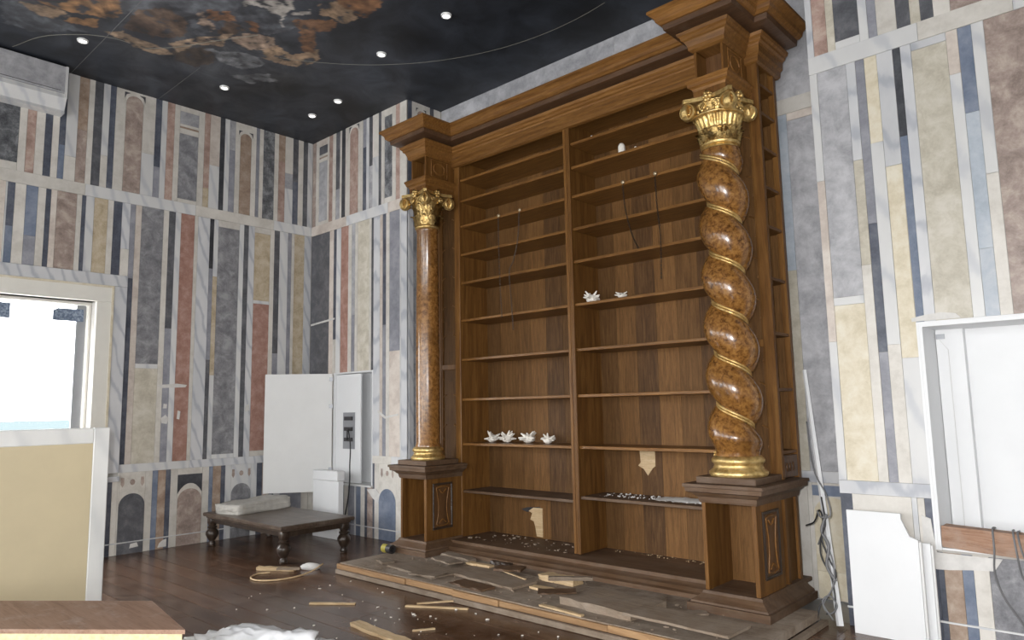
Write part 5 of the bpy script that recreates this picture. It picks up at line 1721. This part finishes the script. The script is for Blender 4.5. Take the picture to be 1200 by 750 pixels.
def slat(name, a, b, z, w, t, mat, label, cat, group=None, lift=0.0):
    a, b = Vector((*a, 0)), Vector((*b, 0))
    L = (b - a).length
    bm = bmesh.new()
    bx(bm, -L / 2, L / 2, -w / 2, w / 2, 0, t)
    bmesh.ops.subdivide_edges(bm, edges=[e for e in bm.edges if e.calc_length() > L * 0.8], cuts=6)
    rnd = random.Random(hash(name + label) % 1000 if False else len(label) * 7 + int(L * 1000))
    for v in bm.verts:
        v.co.y += rnd.uniform(-1, 1) * min(0.12 * w, 0.012)
        if v.co.z > 0.001:
            v.co.z += rnd.uniform(-0.15, 0.1) * t
    o = mk(name, bm, mat, center=False)
    m_ = (a + b) / 2
    o.location = (m_.x, m_.y, z)
    o.rotation_euler = (0, -math.atan2(lift, L), atan2(b.y - a.y, b.x - a.x))
    if lift:
        o.location.z += lift / 2
    cr, sr_ = abs(cos(o.rotation_euler.z)), abs(sin(o.rotation_euler.z))
    ex, ey = (L * cr + w * sr_) / 2, (L * sr_ + w * cr) / 2
    for (px, py, qx, qy, pz) in STACK:
        if abs(px - m_.x) < (ex + qx) * 0.96 and abs(py - m_.y) < (ey + qy) * 0.96:
            o.location.z = max(o.location.z, pz + 0.001)
    STACK.append((m_.x, m_.y, ex, ey, o.location.z + t * 1.12))
    return tag(o, label, cat, group)


PZ = 0.1005
slat('wood_scrap', (-5.70, 5.12), (-5.22, 5.06), PZ, 0.11, 0.035, 'boarddust', 'dusty board lying by the left pedestal foot', 'board', 'scraps on the platform')
slat('wood_scrap', (-5.22, 5.00), (-4.92, 5.02), PZ, 0.07, 0.02, 'raw', 'pale split board end next to the dusty board on the platform', 'board', 'scraps on the platform')
slat('wood_scrap', (-5.05, 5.15), (-4.80, 5.16), PZ, 0.05, 0.03, 'legwood', 'short dark strip on the platform behind the pale board end', 'strip', 'scraps on the platform')
slat('wood_scrap', (-4.26, 5.00), (-3.86, 4.98), PZ, 0.13, 0.05, 'raw', 'bright splintered block in the middle of the platform', 'block', 'scraps on the platform')
slat('wood_scrap', (-4.02, 4.78), (-3.72, 5.0), PZ, 0.05, 0.03, 'boarddust', 'narrow strip beside the bright splintered block', 'strip', 'scraps on the platform')
slat('wood_scrap', (-4.12, 4.68), (-3.82, 4.70), PZ, 0.08, 0.018, 'raw', 'thin pale sliver in front of the bright splintered block', 'sliver', 'scraps on the platform')
slat('loose_plywood', (-4.95, 4.72), (-4.18, 4.66), PZ, 0.30, 0.02, 'boarddust', 'flat dusty panel on the platform left of the bright block', 'panel', 'panels on the platform')
slat('loose_plywood', (-3.60, 4.66), (-2.93, 4.60), PZ, 0.44, 0.055, 'boarddust', 'thick flat board on the platform near the right pedestal', 'panel', 'panels on the platform')
slat('loose_plywood', (-5.75, 4.60), (-5.0, 4.52), PZ, 0.34, 0.014, 'boarddust', 'thin dusty panel near the left end of the platform', 'panel', 'panels on the platform')
slat('loose_plywood', (-2.95, 4.45), (-2.15, 4.42), PZ, 0.30, 0.016, 'boarddust', 'thin panel at the right front corner of the platform', 'panel', 'panels on the platform')
slat('wood_scrap', (-3.70, 4.30), (-3.28, 4.27), PZ, 0.035, 0.015, 'raw', 'pale splinter along the platform front edge', 'splinter', 'scraps on the platform')
slat('wood_scrap', (-4.75, 4.92), (-4.28, 4.78), PZ + 0.02, 0.02, 0.008, 'raw', 'thin light lath on the platform beside the flat panel', 'lath', 'scraps on the platform')
slat('floor_lath', (-5.50, 3.42), (-5.19, 3.66), 0.0005, 0.03, 0.012, 'raw', 'short pale lath on the dark floor, furthest left', 'lath', 'laths on the floor')
slat('floor_lath', (-4.80, 3.88), (-4.33, 4.14), 0.0005, 0.025, 0.012, 'raw', 'long thin lath on the floor against the platform front', 'lath', 'laths on the floor')
slat('floor_lath', (-4.74, 3.95), (-4.56, 4.19), 0.0005, 0.022, 0.012, 'raw', 'crossing short lath on the floor against the platform front', 'lath', 'laths on the floor')
slat('floor_lath', (-4.70, 3.31), (-4.02, 3.26), 0.0005, 0.085, 0.03, 'raw', 'broad pale board end on the floor at the picture bottom', 'board', 'laths on the floor')
slat('floor_lath', (-4.24, 3.49), (-4.15, 3.63), 0.0005, 0.02, 0.01, 'raw', 'tiny pale stick on the floor near the broad board end', 'stick', 'laths on the floor')
OFF = [(-5.15, 4.42, 0.30, 0.20, 12, 'boarddust', 'small square offcut near the platform front, left half'), (-4.55, 4.40, 0.42, 0.16, -6, 'oakdust', 'dark brown offcut along the platform front'),
       (-4.62, 4.95, 0.26, 0.18, 25, 'oakdust', 'dark square offcut behind the flat dusty plywood'), (-3.70, 4.50, 0.30, 0.14, 40, 'oakdust', 'dark tilted offcut left of the thick flat board'),
       (-3.30, 4.98, 0.50, 0.14, 4, 'platdust', 'long pale offcut along the bookcase base'), (-5.95, 4.55, 0.22, 0.12, -20, 'boarddust', 'little offcut at the left end of the platform'),
       (-2.75, 4.78, 0.34, 0.10, 48, 'platdust', 'narrow dusty strip pointing at the right pedestal'), (-5.40, 4.88, 0.36, 0.15, -12, 'platdust', 'pale offcut in front of the dusty board by the left pedestal')]
for k, (ox, oy, ow, od, oa, om, ol) in enumerate(OFF):
    c_, s_ = cos(radians(oa)), sin(radians(oa))
    slat('board_offcut', (ox - ow / 2 * c_, oy - ow / 2 * s_), (ox + ow / 2 * c_, oy + ow / 2 * s_), PZ + (0.0 if k not in (1,) else 0.0), od, 0.012 + 0.004 * (k % 3), om, ol, 'offcut', 'offcuts on the platform')
# tape roll on the platform end
tr_ = empty('tape_roll', (-6.27, 4.84, PZ), 'roll of olive and black tape on the platform by the left pedestal', 'tape')
for k, (d, mt) in enumerate(((-0.045, 'tapeyellow'), (0.03, 'tape'))):
    bm = bmesh.new()
    lathe(bm, [(0.03, -0.035), (0.045, -0.035), (0.045, 0.035), (0.03, 0.035), (0.03, -0.035)], 20, cap=False)
    bmesh.ops.rotate(bm, verts=bm.verts, cent=(0, 0, 0), matrix=Matrix.Rotation(radians(90), 3, 'Y'))
    bmesh.ops.translate(bm, verts=bm.verts, vec=(-6.27 + d, 4.84, PZ + 0.046))
    mk('tape_ring', bm, mt, tr_)
# cord and sticks by the table leg
bm = bmesh.new()
tube(bm, spline([(-6.55, 4.22, 0.06), (-6.50, 4.05, 0.02), (-6.46, 3.85, 0.009), (-6.50, 3.66, 0.009), (-6.62, 3.55, 0.009), (-6.78, 3.56, 0.009), (-6.88, 3.68, 0.009), (-6.84, 3.80, 0.009)], 10), 0.008, 6)
tag(mk('pale_rope', bm, 'raw', smooth=True), 'pale cord curling over the floor before the low table', 'rope')
slat('broken_stick', (-7.10, 3.80), (-6.74, 4.02), 0.0005, 0.06, 0.035, 'raw', 'bone coloured stick on the floor at the table leg', 'stick', 'sticks by the table leg')
slat('broken_stick', (-6.76, 3.83), (-6.58, 3.98), 0.0005, 0.05, 0.02, 'boarddust', 'short brown stick inside the curl of cord', 'stick', 'sticks by the table leg')
bm = bmesh.new()
bmesh.ops.create_icosphere(bm, subdivisions=3, radius=1)
for v in bm.verts:
    p = v.co.copy()
    v.co = p * (0.85 + 0.3 * abs(mnoise.noise(p * 2.5)))
    v.co = Vector((v.co.x * 0.11, v.co.y * 0.07, max(v.co.z, -0.5) * 0.045))
zm = min(v.co.z for v in bm.verts)
bmesh.ops.translate(bm, verts=bm.verts, vec=(0, 0, -zm))
o = mk('crumpled_rag', bm, 'plaster', center=False, smooth=True)
o.location = (-6.68, 4.16, 0.0005)
o.rotation_euler = (0, 0, radians(40))
tag(o, 'small crumpled white rag on the floor beside the cord', 'rag')
